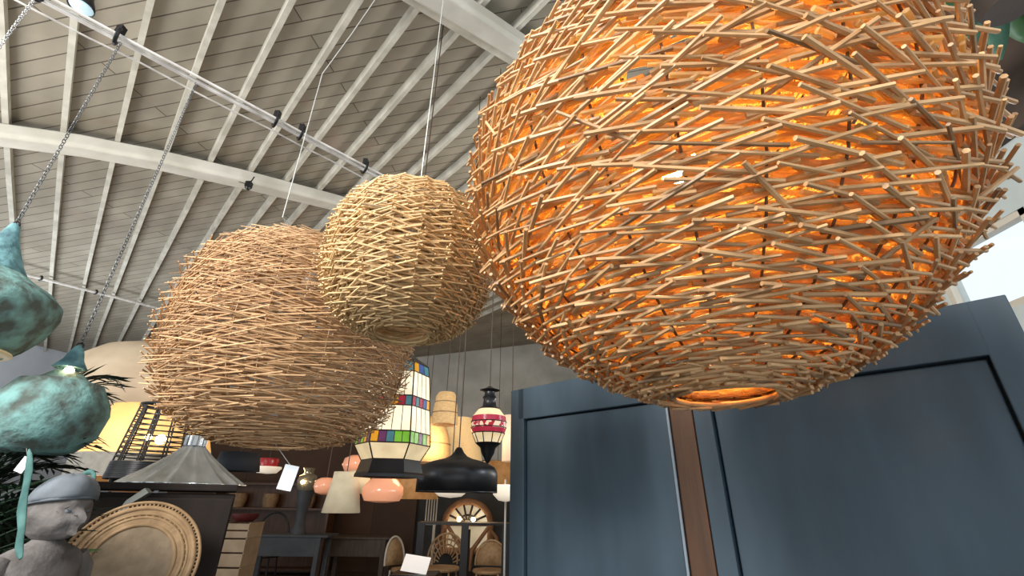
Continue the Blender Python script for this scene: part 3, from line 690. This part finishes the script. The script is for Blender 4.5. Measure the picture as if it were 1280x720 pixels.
# ------------------------------------------------------------------ statue, pedestal, ribbons
Ys = 1.62; pc = at(74, 640, Ys); s_ = mpp(74, 640, Ys)
rot = Matrix.Rotation(radians(-12), 3, 'Z')       # the face turns to the photo's right
t = thing('stone_bust', 'grey stone bust of a child in a rounded cap standing before the palm', 'statue', (pc.x, pc.y, 0))
H = Vector((0, 0, pc.z)); hr = 34 * s_
def head_mesh():
    m = M(); n, k = 48, 32
    feats = [((.98, 0, -.18), .26, .17), ((.93, 0, -.05), .10, .15), ((.90, .36, .06), -.16, .17), ((.90, -.36, .06), -.16, .17), ((.93, .32, .26), .10, .18), ((.93, -.32, .26), .10, .18),
             ((.88, .42, -.25), .08, .26), ((.88, -.42, -.25), .08, .26), ((.93, 0, -.44), .13, .13), ((.93, 0, -.54), .10, .11), ((.90, 0, -.34), -.05, .08), ((.9, .1, -.49), -.04, .05), ((.9, -.1, -.49), -.04, .05), ((.85, 0, -.56), .02, .10), ((.80, 0, -.72), .13, .24),
             ((.92, .36, .06), .12, .09), ((.92, -.36, .06), .12, .09), ((.0, 1, -.05), .10, .13), ((.0, -1, -.05), .10, .13), ((-.9, 0, .3), .12, .7)]
    feats = [(Vector(c).normalized(), a * 1.3, w) for c, a, w in feats]
    rows = []
    for i in range(k + 1):
        th = pi * i / k; row = []
        for j in range(n):
            ph = 2 * pi * j / n; d = Vector((sin(th) * cos(ph), sin(th) * sin(ph), cos(th)))
            r = 1 + sum(a * math.exp(-((d - c).length / w) ** 2) for c, a, w in feats)
            q = Vector((d.x * r * .98, d.y * r * .86, d.z * r * 1.08))
            if q.z < -.6: q.z = -.6 + (q.z + .6) * .8
            row.append(m.addv(H + rot @ (q * hr)))
        rows.append(row)
    for i in range(k): m.bridge(rows[i], rows[i + 1])
    return m
head_mesh().build('head', MT['stone'], t)
for sy in (-1, 1):
    m = M(); m.ball(H + rot @ (Vector((.80, sy * .30, .05)) * hr), hr * .12, 14, (1, 1, .8)); m.build('eye', MT['stone_cap'], t)
    m = M(); m.path([H + rot @ (Vector(q) * hr) for q in ((.86, sy * .12, .16), (.87, sy * .24, .21), (.83, sy * .37, .20), (.74, sy * .48, .13))], [hr * .03, hr * .045, hr * .045, hr * .02], 8); m.build('brow', MT['stone'], t)
m = M(); m.path([H + rot @ (Vector(q) * hr) for q in ((.86, -.22, -.52), (.95, -.10, -.50), (.97, 0, -.515), (.95, .10, -.50), (.86, .22, -.52))], [hr * .02, hr * .045, hr * .04, hr * .045, hr * .02], 8); m.build('lip', MT['stone_cap'], t)
m = M(); ro_ = []
for i in range(13):
    th = pi * .5 * i / 12; row = []
    for j in range(36):
        ph = 2 * pi * j / 36; fold = 1 + .02 * sin(6 * ph + 3 * th)
        q = Vector((sin(th) * cos(ph) * 1.03 - .05, sin(th) * sin(ph) * .93, .34 + .92 * cos(th) + .16 * cos(ph) * sin(th))) * fold
        row.append(m.addv(H + rot @ (q * hr)))
    ro_.append(row)
for i in range(12): m.bridge(ro_[i], ro_[i + 1])
m.build('rounded_cap', MT['stone_cap'], t, solid=.006)
m = M(); m.path([H + rot @ (Vector((1.02 * cos(u) - .05, .92 * sin(u), .33 + .16 * cos(u))) * hr) for u in [2 * pi * i / 30 for i in range(30)]], hr * .05, 8, closed=True); m.build('cap_hem', MT['stone_cap'], t)
m = M()   # neck, shoulders and chest in one continuous surface, flat at the plinth
secs = [(-.75, .42, .42, 0), (-.95, .44, .46, 0), (-1.10, .60, .80, -.02), (-1.25, .72, 1.22, -.04), (-1.6, .82, 1.42, -.03), (-2.2, .86, 1.36, .04), (-3.0, .84, 1.18, .08), (-3.9, .80, 1.05, .06), (-4.1, .84, 1.10, .05)]
prev = None
for z, ax_, ay, ox in secs:
    R = [m.addv(H + rot @ (Vector((ax_ * cos(u) + ox, ay * sin(u), z)) * hr)) for u in [2 * pi * i / 36 for i in range(36)]]
    if prev: m.bridge(prev, R)
    else: m.face(R)
    prev = R
m.face(prev[::-1]); m.build('shoulders', MT['stone'], t, sub=1)
for s in (-1, 1):
    m = M(); m.path([H + rot @ (Vector(q) * hr) for q in ((-.02, s * 1.15, -1.45), (.05, s * 1.42, -1.9), (.15, s * 1.5, -2.6), (.55, s * 1.2, -3.2), (.95, s * .5, -3.35))], [hr * x for x in (.36, .40, .34, .28, .22)], 14)
    m.build('arm', MT['stone'], t)
pz = pc.z - 4.1 * hr
tp = thing('pedestal', 'dark wooden pedestal carrying the stone bust', 'pedestal', (pc.x, pc.y, 0))
m = M(); m.box((0, 0, pz / 2), (.24, .24, pz - .08)); m.build('column', MT['espresso'], tp, smooth=False, bevel=.01)
m = M(); m.box((0, 0, pz - .02), (.30, .30, .04)); m.build('top', MT['espresso'], tp, smooth=False, bevel=.006)
m = M(); m.box((0, 0, .03), (.32, .32, .06)); m.build('base', MT['espresso'], tp, smooth=False, bevel=.006)

def ribbon(label, pts, Y, w):
    P = [at(x, y, Y) for x, y in pts]; n = len(P); m = M(); prev = None
    for i, q in enumerate(P):
        d = (P[min(n - 1, i + 1)] - P[max(0, i - 1)]).normalized(); sd = d.cross(Vector((.25 * (-1) ** i, 1, 0))).normalized(); ww = w * (.55 + .45 * sin(pi * (i + .6) / n)) * (1.15 if i % 2 else .8)
        R = [m.addv(q - P[0] - sd * ww), m.addv(q - P[0] + Vector((0, -.008, 0))), m.addv(q - P[0] + sd * ww)]
        if prev: m.face((prev[0], prev[1], R[1], R[0])); m.face((prev[1], prev[2], R[2], R[1]))
        prev = R
    return tag(m.build('teal_ribbon', MT['ribbon'], None, True, P[0], solid=.003, sub=1), label, 'ribbon')
ribbon('long teal cloth strip hanging left of the stone bust', [(38, 560), (37, 590), (32, 612), (26, 640), (29, 660), (22, 685), (28, 700)], 1.42, .013)
ribbon('short curled teal cloth strip right of the stone bust cap', [(100, 596), (112, 588), (119, 592), (115, 604), (106, 615), (98, 616)], 1.75, .013)

# ------------------------------------------------------------------ palm at the left
pp = Vector((-2.06, 1.74, 0))
t = thing('potted_palm', 'dark green potted palm with long fronds behind the stone bust', 'plant', (pp.x, pp.y, 0))
m = M(); m.lathe([(.001, .0), (.15, 0), (.19, .34), (.205, .36), (.19, .36), (.17, .32), (.001, .32)], 28); m.build('pot', MT['stone_cap'], t)
m = M()
for k in range(5): u = k * 1.257; m.path([(.05 * cos(u), .05 * sin(u), .31), (.06 * cos(u), .06 * sin(u), .8), (.08 * cos(u), .08 * sin(u), 1.15)], [.03, .024, .018], 8)
m.build('stems', MT['leaf'], t)
def frond(tip, droop, nl=22, ll=.16, mt='leaf', mid=None):
    a = Vector((0, 0, 1.1)); b = tip - Vector(t.location); c = mid - Vector(t.location) if mid else (a + b) / 2 + Vector((0, 0, droop))
    P = [a * (1 - f) ** 2 + c * (2 * f * (1 - f)) + b * f * f for f in [i / nl for i in range(nl + 1)]]
    m = M(); m.path(P, [.006 * (1 - .8 * i / nl) for i in range(nl + 1)], 5)
    for i in range(3, nl):
        d = (P[i + 1] - P[i]).normalized(); sd = d.cross(Vector((0, 0, 1))).normalized(); L = ll * (.55 + .5 * sin(pi * (i / nl) ** .8)) * rnd.uniform(.85, 1.15)
        for s in (-1, 1):
            e = (sd * s * .75 + d * .65 + Vector((0, 0, rnd.uniform(-.25, .15)))).normalized(); q = P[i]; wv = d * .011
            I = [m.addv(q - wv * .5), m.addv(q + e * L * .45 - wv + Vector((0, 0, .006))), m.addv(q + e * L), m.addv(q + e * L * .45 + wv)]
            m.face(I)
    m.build('frond', MT[mt], t)
for (x, y, Y, dr) in ((152, 478, 2.0, .35), (138, 500, 2.0, .3), (126, 548, 1.95, .3), (128, 562, 1.9, .25), (20, 590, 2.4, .3), (50, 575, 2.5, .3), (80, 590, 2.6, .25), (0, 630, 2.3, .2), (45, 620, 2.4, .2), (75, 640, 2.4, .2), (-20, 680, 2.2, .15), (20, 660, 2.3, .15), (60, 680, 2.3, .12), (95, 575, 2.0, .22), (5, 570, 2.0, .3), (-30, 600, 2.2, .3), (10, 610, 1.9, .25), (112, 590, 2.0, .18), (60, 560, 2.6, .3),
                      (-10, 650, 1.95, .2), (30, 640, 2.0, .2), (112, 640, 1.9, .15), (-60, 560, 2.6, .3), (60, 600, 2.9, .2), (90, 620, 2.6, .2), (15, 690, 1.9, .1), (-20, 700, 2.0, .1), (92, 660, 1.9, .1), (80, 540, 2.3, .35)):
    q = at(x, y, min(Y, 2.12) if y < 600 else min(Y, 1.76 - .0015 * max(0, x - 30))); frond(q, dr, mid=Vector((pp.x * .7 + q.x * .3, pp.y * .75 + q.y * .25, q.z + .12)) if y < 600 else None)
frond(at(146, 476, 2.1), .3, 14, .20, mid=Vector((-2.0, 1.8, 2.02))); frond(at(156, 486, 2.12), .25, 14, .17, mid=Vector((-2.0, 1.8, 2.02))); frond(at(150, 500, 2.12), .2, 14, .16, mid=Vector((-2.0, 1.8, 2.02)))
frond(at(122, 690, 1.85), .12, 14, .08, 'leaf_mid'); frond(at(112, 700, 1.9), .1, 14, .07, 'leaf_mid')

# ------------------------------------------------------------------ dark cabinet, woven disc, arched band
ca = CAB; ztop = ca.z; wd, dp = .76, 1.08; ang_c = radians(29)
ax_ = Vector((cos(ang_c), sin(ang_c), 0)); ay_ = Vector((-sin(ang_c), cos(ang_c), 0))
cc = Vector((ca.x, ca.y, 0)) - ax_ * (wd / 2) + ay_ * (dp / 2)
t = thing('tall_cabinet', 'dark espresso wood tall cabinet carrying the zinc funnel shade', 'cabinet', cc, None, ang_c)
m = M(); m.box((0, .01, ztop / 2 - .01), (wd, dp - .02, ztop - .06)); m.build('carcass', MT['espresso'], t, smooth=False, bevel=.006)
m = M(); m.box((0, 0, ztop - .015), (wd + .004, dp + .01, .03)); m.build('top', MT['espresso'], t, smooth=False, bevel=.006)
for i in range(2):
    d = thing('door', None, None, ((i - .5) * wd / 2, -dp / 2 - .006, 0)); d.parent = t
    m = M(); m.box((0, 0, ztop / 2), (wd / 2 - .010, .018, ztop - .12)); m.build('door_board', MT['espresso'], d, smooth=False, bevel=.004)
    m = M(); m.ball(((wd / 4 - .05) * (1 if i == 0 else -1), -.02, ztop * .55), .014, 10); m.build('knob', MT['brass'], d)
tw = at(163, 706, 1.98); s_ = mpp(163, 706, 1.98); R_ = 72 * s_
t = thing('woven_disc', 'round tan rattan tray with openwork rings standing before the dark cabinet', 'woven tray', tw)
t.rotation_euler = (radians(90 - 12), 0, radians(34))
def flat_ring(r0, r1, mk, nm, z=0, wob=0):
    m = M(); m.lathe([(r0, z - .004), (r1, z - .004), (r1, z + .004), (r0, z + .004), (r0, z - .004)], 72); m.build(nm, MT[mk], t)
m = M(); m.lathe([(.001, .002), (R_ * .60, .002), (R_ * .60, -.004), (.001, -.004)], 64); m.build('woven_centre', MT['rattan_fill'], t)
for rr, th in ((.62, .008), (.74, .007), (.80, .006), (.90, .010), (.995, .006)):
    m = M(); m.torus((0, 0, 0), R_ * rr, th, 72, 8); m.build('cane_ring', MT['rattan'], t)
flat_ring(R_ * .80, R_ * .90, 'rattan', 'woven_ring'); flat_ring(R_ * .64, R_ * .73, 'rattan', 'woven_ring')
m = M()
for k in range(96):
    u = 2 * pi * k / 96; d = Vector((cos(u), sin(u), 0)); m.tube(d * R_ * .90, d * R_ * .995, .0035, n=5)
    if k % 2 == 0: m.tube(d * R_ * .62, d * R_ * .80, .005, n=5)
m.build('openwork_lattice', MT['rattan'], t)
zb = tw.z - R_ * .97
t = thing('plant_stool', 'tall dark stool on which the round rattan tray leans', 'stool', (tw.x, tw.y, 0), None, radians(29))
m = M(); m.box((0, 0, zb - .02), (.34, .26, .03)); m.build('seat', MT['espresso'], t, smooth=False, bevel=.004)
for sx in (-1, 1):
    for sy in (-1, 1): m = M(); m.tube((sx * .15, sy * .11, 0), (sx * .13, sy * .09, zb - .03), .014); m.build('leg', MT['espresso'], t)
P = [at(x, y, Y) for x, y, Y in ((116, 720, 1.96), (127, 684, 1.97), (144, 652, 1.99), (164, 627, 2.03), (186, 613, 2.06))]
t = thing('arched_band', 'grey green arched band rising behind the round rattan tray', 'chair arm', (P[0].x, P[0].y, 0))
m = M()
L0 = Vector((P[0].x, P[0].y, 0)); pts = [Vector((0, 0, 0))] + [q - L0 for q in P]
prev = None
for i, q in enumerate(pts):
    d = (pts[min(len(pts) - 1, i + 1)] - pts[max(0, i - 1)]).normalized(); n_ = d.cross(Vector((0, 1, 0))).normalized()
    R = [m.addv(q + n_ * a + Vector((0, b, 0))) for a, b in ((-.014, -.012), (.014, -.012), (.014, .012), (-.014, .012))]
    if prev: m.bridge(prev, R)
    else: m.face(R)
    prev = R
m.face(prev[::-1]); m.build('curved_band', mat('grey_green_paint', (.075, .085, .075), .6, (.11, .12, .105), 6), t)

# ------------------------------------------------------------------ back of the shop
m = M(); m.box((-5.2, 11.9, 1.55), (6.0, .08, 3.1)); o = struct('wall_partition', m, MT['dark_planks'], smooth=False); o.rotation_euler = (0, 0, 0)
m = M(); m.box((-.1, 12.2, 1.2), (4.4, .08, 2.4)); struct('wall_partition_right', m, MT['charcoal'], smooth=False)

def table(name, label, cat, px, py_top, wpx, Y, mt, panel=True, depth=.6):
    p = at(px, py_top, Y); s = mpp(px, py_top, Y); w = wpx * s
    t = thing(name, label, cat, (p.x, p.y, 0))
    m = M(); m.box((0, 0, p.z - .02), (w, depth, .04)); m.build('table_top', mt, t, smooth=False, bevel=.006)
    for sx in (-1, 1):
        for sy in (-1, 1): m = M(); m.box((sx * (w / 2 - .16), sy * (depth / 2 - .06), (p.z - .04) / 2), (.08, .08, p.z - .04)); m.build('leg', mt, t, smooth=False, bevel=.006)
    if panel:
        m = M(); m.box((0, -depth / 2 + .05, p.z - .19), (w - .38, .03, .30)); m.build('apron', mt, t, smooth=False, bevel=.004)
    return t, p, w
tg, pg, wg = table('console_table', 'grey painted console table under the tall mercury glass lamp', 'table', 365, 667, 104, 9.5, MT['grey_paint'])
table('console_table', 'weathered brown console table right of the grey one', 'table', 452, 670, 84, 10.5, MT['brown_paint'])
# mercury glass lamp standing on the grey console
p = at(380, 626, 9.45); s_ = mpp(380, 626, 9.45); zb = pg.z
Z = lambda py: at(380, py, 9.45).z - zb
t = thing('mercury_glass_lamp', 'tall smoky glass lamp with round globe standing on the grey console', 'table lamp', (p.x, 9.45, zb))
p_ = s_
m = M(); m.lathe([(.001, 0), (9 * p_, 0), (9 * p_, Z(664)), (6 * p_, Z(655)), (6 * p_, Z(640)), (8 * p_, Z(632)), (9 * p_, Z(622)), (11 * p_, Z(613))], 24); m.build('stem', MT['grey_paint'], t)
m = M(); m.lathe([(8 * p_, Z(614)), (12.5 * p_, Z(608)), (13 * p_, Z(601)), (11 * p_, Z(595)), (6 * p_, Z(592)), (6 * p_, Z(589)), (8 * p_, Z(585))], 24); m.build('globe', MT['smoke_glass'], t)
m = M(); m.ball((0.0, -.22, Z(603)), .035, 10); m.build('bulb', MT['bulb_small'], t)
# two dark arched chairs behind the console
def hoop_chair(label, px, py_top, wpx, Y, mt, fill, rz=0.0, seat=.44, group=None, open_=False, name='hoop_back_chair', slats=0):
    p = at(px, py_top, Y); s = mpp(px, py_top, Y); w = wpx * s; ht = p.z
    t = thing(name, label, 'chair', (p.x, p.y, 0), group, rz)
    m = M(); n = 18; hoop = [(w / 2 * cos(pi * i / n), .24 + .05 * sin(pi * i / n), seat + .05 + (ht - seat - .05) * sin(pi * i / n) ** .8) for i in range(n + 1)]
    m.path(hoop, .018, 8); m.build('back_hoop', mt, t)
    if fill:
        m = M(); c_ = [m.addv((0, .25, seat + .05))]; R = [m.addv((x * .93, y, seat + .05 + (z - seat - .05) * .94)) for x, y, z in hoop]
        for i in range(n): m.face((c_[0], R[i], R[i + 1]))
        m.build('back_panel', fill, t, solid=.012)
    if slats:
        for f in (.62, .8):
            m = M(); m.path([(x * f, y - .005, seat + .05 + (z - seat - .05) * f) for x, y, z in hoop], .014, 6); m.build('inner_hoop', mt, t)
        for k in range(slats):
            u = pi * (k + .5) / slats; m = M(); m.tube((w * .2 * cos(u), .24, seat + .05 + (ht - seat) * .3 * sin(u)), (w / 2 * cos(u), .27, seat + .05 + (ht - seat - .05) * sin(u) ** .8), .011, n=6); m.build('spindle', mt, t)
    m = M(); m.lathe([(.001, seat - .02), (w * .48, seat - .02), (w * .5, seat), (w * .48, seat + .025), (.001, seat + .03)], 28); m.build('seat', fill or mt, t)
    for sx in (-1, 1):
        for sy in (-1, 1): m = M(); m.tube((sx * w * .36, sy * .2, 0), (sx * w * .32, sy * .17, seat - .01), .018, n=8); m.build('leg', mt, t)
    return t
hoop_chair('dark hoop back chair standing behind the grey console table', 338, 641, 46, 10.3, MT['black_metal'], None, name='hoop_back_chair')
hoop_chair('tan rattan tub chair left of the black metal frame', 508, 672, 30, 8.6, MT['white_metal'], MT['rattan'], rz=.9)
hoop_chair('peacock rattan chair with radiating openwork behind the black metal frame', 553, 668, 50, 8.8, MT['rattan'], None, rz=-.25, slats=11)
hoop_chair('tan rattan tub chair behind the right part of the black metal frame', 612, 677, 40, 8.6, MT['rattan'], MT['rattan'], rz=-.1)
# black metal display frame
p0 = at(530, 652, 6.4); p1 = at(632, 652, 6.4)
t = thing('display_frame', 'black metal display frame standing in front of the rattan chairs', 'display frame', ((p0.x + p1.x) / 2, 6.4, 0))
w = p1.x - p0.x; zt = p0.z
m = M(); m.box((0, 0, zt - .012), (w + .1, .36, .024)); m.build('top_rail', MT['black_metal'], t, smooth=False)
for f in (-.5, .02, .5):
    m = M(); m.box((f * w, -.15, zt / 2 - .012), (.085, .05, zt - .024)); m.build('post', MT['black_metal'], t, smooth=False)
m = M(); m.box((0, -.15, .12), (w, .04, .05)); m.build('bottom_rail', MT['black_metal'], t, smooth=False)
m = M(); m.box((0, .0, .60), (w + .02, .30, .02)); m.build('shelf', MT['black_metal'], t, smooth=False)
pw = at(520, 714, 6.0)
t = thing('side_table', 'small dark side table holding the white paper', 'table', (pw.x, pw.y, 0))
m = M(); m.box((0, 0, pw.z - .03), (.5, .4, .03)); m.build('table_top', MT['black_metal'], t, smooth=False)
for sx in (-1, 1):
    for sy in (-1, 1): m = M(); m.box((sx * .22, sy * .17, (pw.z - .045) / 2), (.03, .03, pw.z - .045)); m.build('leg', MT['black_metal'], t, smooth=False)
m = M(); m.box((0, 0, 0), (.30, .003, .19), Matrix.Rotation(radians(-35), 3, 'X') @ Matrix.Rotation(radians(8), 3, 'Y')); tag(m.build('paper_sheet', MT['tag'], None, False, (pw.x, pw.y - .05, pw.z + .075)), 'white paper sheet propped up below the rattan tub chair', 'paper')
# white slatted rack
p = at(539, 640, 10.5); s_ = mpp(539, 640, 10.5)
t = thing('slatted_rack', 'narrow pale metal rack of upright bars left of the arched mirror', 'rack', (p.x, p.y, 0))
z0 = at(539, 655, 10.5).z; z1 = at(539, 623, 10.5).z
for i in range(5):
    m = M(); m.box(((i - 2) * 3.2 * s_, 0, (z0 + z1) / 2), (.022, .02, z1 - z0)); m.build('bar', MT['white_metal'], t, smooth=False)
m = M(); m.box((0, 0, z1), (15 * s_, .03, .03)); m.box((0, 0, z0), (15 * s_, .03, .03)); m.build('cross_rail', MT['white_metal'], t, smooth=False)
m = M(); m.tube((5 * s_, 0, .02), (5 * s_, 0, z0), .03); m.build('pole', MT['white_metal'], t)
m = M(); m.lathe([(.2, 0), (.2, .02), (.03, .03)], 20, c=(5 * s_, 0, 0), cap=True); m.build('base', MT['white_metal'], t)
# arched mirror
pm = at(584, 660, 11.9); s_ = mpp(584, 660, 11.9); z0 = at(584, 692, 11.9).z; zs = at(584, 655, 11.9).z; z1 = at(584, 627, 11.9).z; W = 29 * s_
t = thing('arched_mirror', 'arched window style mirror with brown fan shaped frame at the back', 'mirror', (pm.x, 11.9, max(0, z0)))
z0 = max(0, z0)
arc = [(W * cos(pi * i / 20), 0, zs - z0 + (z1 - zs) * sin(pi * i / 20)) for i in range(21)]
m = M(); m.path([(W, 0, 0)] + arc + [(-W, 0, 0)], .075, 8); m.tube((W, 0, .05), (-W, 0, .05), .07); m.tube((W, 0, zs - z0), (-W, 0, zs - z0), .045); m.build('frame', MT['mirror_wood'], t)
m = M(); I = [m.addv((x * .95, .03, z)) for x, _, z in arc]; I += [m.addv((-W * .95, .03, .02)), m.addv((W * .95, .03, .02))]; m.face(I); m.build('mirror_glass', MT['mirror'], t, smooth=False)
m = M()
for k in range(1, 7): u = pi * k / 7; m.tube((W * .18 * cos(u), -.01, zs - z0 + .18 * (z1 - zs) * sin(u)), (W * cos(u), -.01, zs - z0 + (z1 - zs) * sin(u)), .025, n=6)
m.path([(W * .4 * cos(pi * i / 12), -.01, zs - z0 + .4 * (z1 - zs) * sin(pi * i / 12)) for i in range(13)], .022, 6); m.build('fan_mullions', MT['espresso'], t)
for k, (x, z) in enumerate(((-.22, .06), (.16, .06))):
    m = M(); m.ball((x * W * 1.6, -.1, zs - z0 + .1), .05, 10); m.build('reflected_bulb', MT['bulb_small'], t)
# bentwood dark scroll pieces in front of the mirror
p = at(584, 690, 11.2)
t = thing('carved_rack', 'dark brown carved wooden rack standing before the arched mirror', 'rack', (p.x, 11.2, 0))
for sx in (-1, 1):
    m = M(); m.path([(sx * .05, 0, .02), (sx * .1, 0, .5), (sx * .45, 0, .95), (sx * .62, 0, .75), (sx * .66, 0, .55)], .045, 8); m.build('scroll_arm', MT['mirror_wood'], t)
m = M(); m.box((0, 0, .06), (1.0, .2, .12)); m.build('base', MT['espresso'], t, smooth=False)
m = M(); m.box((0, 0, .5), (.10, .08, .8)); m.build('centre_post', MT['espresso'], t, smooth=False)

# pale crates behind the dark cabinet
def crate(label, px, py0, py1, wpx, Y):
    p = at(px, py1, Y); s = mpp(px, py1, Y); h = at(px, py0, Y).z - p.z; w = wpx * s
    t = thing('wooden_crate', label, 'crate', (p.x, p.y, p.z), 'pale crates stacked beside the dark cabinet')
    for i in range(3):
        m = M(); m.box((0, -.2, h * (i + .5) / 3), (w, .02, h / 3 - .02)); m.build('front_slat', MT['pale_wood'], t, smooth=False)
    for sx in (-1, 1): m = M(); m.box((sx * (w / 2 - .01), 0, h / 2), (.02, .38, h - .01)); m.build('side_board', MT['pale_wood'], t, smooth=False)
    m = M(); m.box((0, 0, .012), (w - .04, .38, .02)); m.build('bottom_board', MT['pale_wood'], t, smooth=False)
    return p.z
Yc = 7.0; prevy = 760
zfl = at(295, 720, Yc).z
nb = 3
zs_ = [0, .33, .66, .99, at(295, 652, Yc).z]
for i, nm in enumerate(('bottom pale pine crate of the stack beside the dark cabinet', 'second pale pine crate up in the stack beside the dark cabinet', 'third pale pine crate up in the stack beside the dark cabinet', 'topmost pale pine crate of the stack beside the dark cabinet')):
    if i == 3 and zs_[4] - zs_[3] < .12: continue
    p = at(297, 690, Yc); w = 34 * mpp(297, 690, Yc); h = zs_[i + 1] - zs_[i] - .004
    t = thing('wooden_crate', nm, 'crate', (p.x, Yc, zs_[i]), 'pale crates stacked beside the dark cabinet')
    for k in range(2):
        m = M(); m.box((0, -.2, h * (k + .5) / 2), (w, .02, h / 2 - .02)); m.build('front_slat', MT['pale_wood'], t, smooth=False)
    for sx in (-1, 1): m = M(); m.box((sx * (w / 2 - .01), 0, h / 2), (.02, .37, h)); m.build('side_board', MT['pale_wood'], t, smooth=False)
    m = M(); m.box((0, 0, .012), (w - .04, .38, .02)); m.build('bottom_board', MT['pale_wood'], t, smooth=False)
ztc = zs_[4] if zs_[4] - zs_[3] >= .12 else zs_[3]
p = at(307, 645, Yc)
m = M(); m.lathe([(.001, 0), (.10, .0), (.16, .05), (.17, .10), (.15, .10), (.09, .03), (.001, .025)], 24)
tag(m.build('red_bowl', mat('dull_red_glaze', (.09, .012, .012), .5), None, True, (p.x, Yc, ztc)), 'dark red bowl on top of the pale crate stack', 'bowl')
# brown baskets and bundles on a rack behind (warm toned clutter)
p = at(352, 620, 10.9)
t = thing('timber_shelf', 'brown wooden shelf unit standing behind the grey console', 'shelf', (-5.3, 11.3, 0))
for z in (.1, .7, 1.25, 1.75): m = M(); m.box((0, 0, z), (2.6, .4, .04)); m.build('shelf_board', MT['post'], t, smooth=False)
for sx in (-1, 1): m = M(); m.box((sx * 1.3, 0, .9), (.05, .42, 1.8)); m.build('side_board', MT['post'], t, smooth=False)
m = M(); m.box((0, .2, .9), (2.6, .02, 1.8)); m.build('back_board', MT['post'], t, smooth=False)
for i, (x, z, r, lb) in enumerate(((-.85, 1.27, .2, 'round brown basket on the upper shelf, nearest its left side'), (-.1, 1.27, .17, 'round brown basket in the middle of the upper shelf'), (.7, 1.27, .21, 'round brown basket on the upper shelf, nearest its right side'))):
    m = M(); m.lathe([(.001, 0), (r * .8, 0), (r, .14), (r * .95, .28), (r * .85, .28), (r * .85, .05), (.001, .03)], 24)
    tag(m.build('basket', MT['rattan_dk'], None, True, (-5.3 + x, 11.25, z + .004)), lb, 'basket', 'baskets on the brown shelf unit')

# ------------------------------------------------------------------ top right leafy plant
p = at(1262, 6, 1.36)
t = thing('hanging_plant', 'leafy green hanging plant at the top right corner', 'plant', p)
zr = roofz(p.x, p.y) - p.z
m = M(); m.lathe([(.001, -.02), (.10, -.02), (.14, .12), (.12, .12), (.001, .10)], 20); m.build('pot', MT['dark_fascia'], t)
m = M(); m.tube((0, 0, .10), (0, 0, zr - .01), .005); m.build('hanger_wire', MT['wire_dark'], t)
R = random.Random(5)
def leaf(m, o, d, L, W):
    d = d.normalized(); sd = d.cross(Vector((.2, .3, 1))).normalized(); up = sd.cross(d); prev = None
    for i in range(7):
        f = i / 6; c = o + d * L * f - Vector((0, 0, 1)) * (L * .35 * f * f); w_ = W * sin(pi * min(.98, f * .92 + .05)) ** .8
        R_ = [m.addv(c - sd * w_), m.addv(c - up * w_ * .2), m.addv(c + sd * w_)]
        if prev: m.face((prev[0], prev[1], R_[1], R_[0])); m.face((prev[1], prev[2], R_[2], R_[1]))
        prev = R_
for k in range(34):
    u = R.uniform(0, 2 * pi); m = M(); e = R.uniform(-.2, .8); o = Vector((.06 * cos(u), .06 * sin(u), .10))
    leaf(m, o, Vector((cos(u), sin(u), e)), R.uniform(.22, .42), R.uniform(.03, .06)); m.build('leaf', MT['leaf_teal' if k % 3 else 'leaf_mid'], t, solid=.0015)

# ------------------------------------------------------------------ light
wd_ = bpy.data.worlds.new('sky'); scene.world = wd_; wd_.use_nodes = True
bg = wd_.node_tree.nodes['Background']; bg.inputs['Color'].default_value = (.86, .95, 1.0, 1); bg.inputs['Strength'].default_value = 1.2
def lamp(name, kind, loc, energy, col, size=.2, rot=None, sy=None):
    l = bpy.data.lights.new(name, kind); l.energy = energy; l.color = col
    if kind == 'AREA':
        l.size = size
        if sy: l.shape = 'RECTANGLE'; l.size_y = sy
    else: l.shadow_soft_size = size
    o = bpy.data.objects.new(name, l); COL.objects.link(o); o.location = loc
    if rot is not None: o.rotation_euler = Vector(rot).to_track_quat('-Z', 'Y').to_euler()
    return o
lamp('skylight', 'AREA', (-2.5, -1.6, 3.7), 300, (1, .96, .91), 1.2, (.72, .62, -.42))
lamp('window_daylight', 'AREA', (2.9, 2.5, 2.85), 25, (.85, .93, 1), .5, (-1, -.3, -.1))
lamp('left_ceiling_fill', 'AREA', (-6.8, 5.0, 1.2), 170, (.90, .95, 1), 2.2, (.12, .15, 1))  # added unseen fill, aimed up to brighten the left of the ceiling
lamp('rear_ceiling_fill', 'AREA', (2.1, 4.6, 2.2), 105, (1, .96, .90), 1.6, (-.45, .1, 1))  # added unseen fill behind the panels, lifts the roof's middle
lamp('front_ceiling_fill', 'AREA', (-4.4, 1.0, 2.3), 105, (1, .97, .92), 1.8, (.28, .25, 1))  # added upward fill with no real source, for the dark near roof
lamp('shop_warm', 'POINT', (-.9, 6.0, 2.2), 40, (1, .66, .36), .25)
lamp('shop_warm', 'POINT', (-4.0, 9.5, 1.95), 22, (1, .55, .25), .2)
lamp('shop_warm', 'POINT', (-.6, 10.2, 2.5), 25, (1, .72, .45), .2)

scene.view_settings.view_transform = 'Standard'
scene.view_settings.look = 'None'
scene.view_settings.exposure = 0
scene.cycles.use_denoising = True
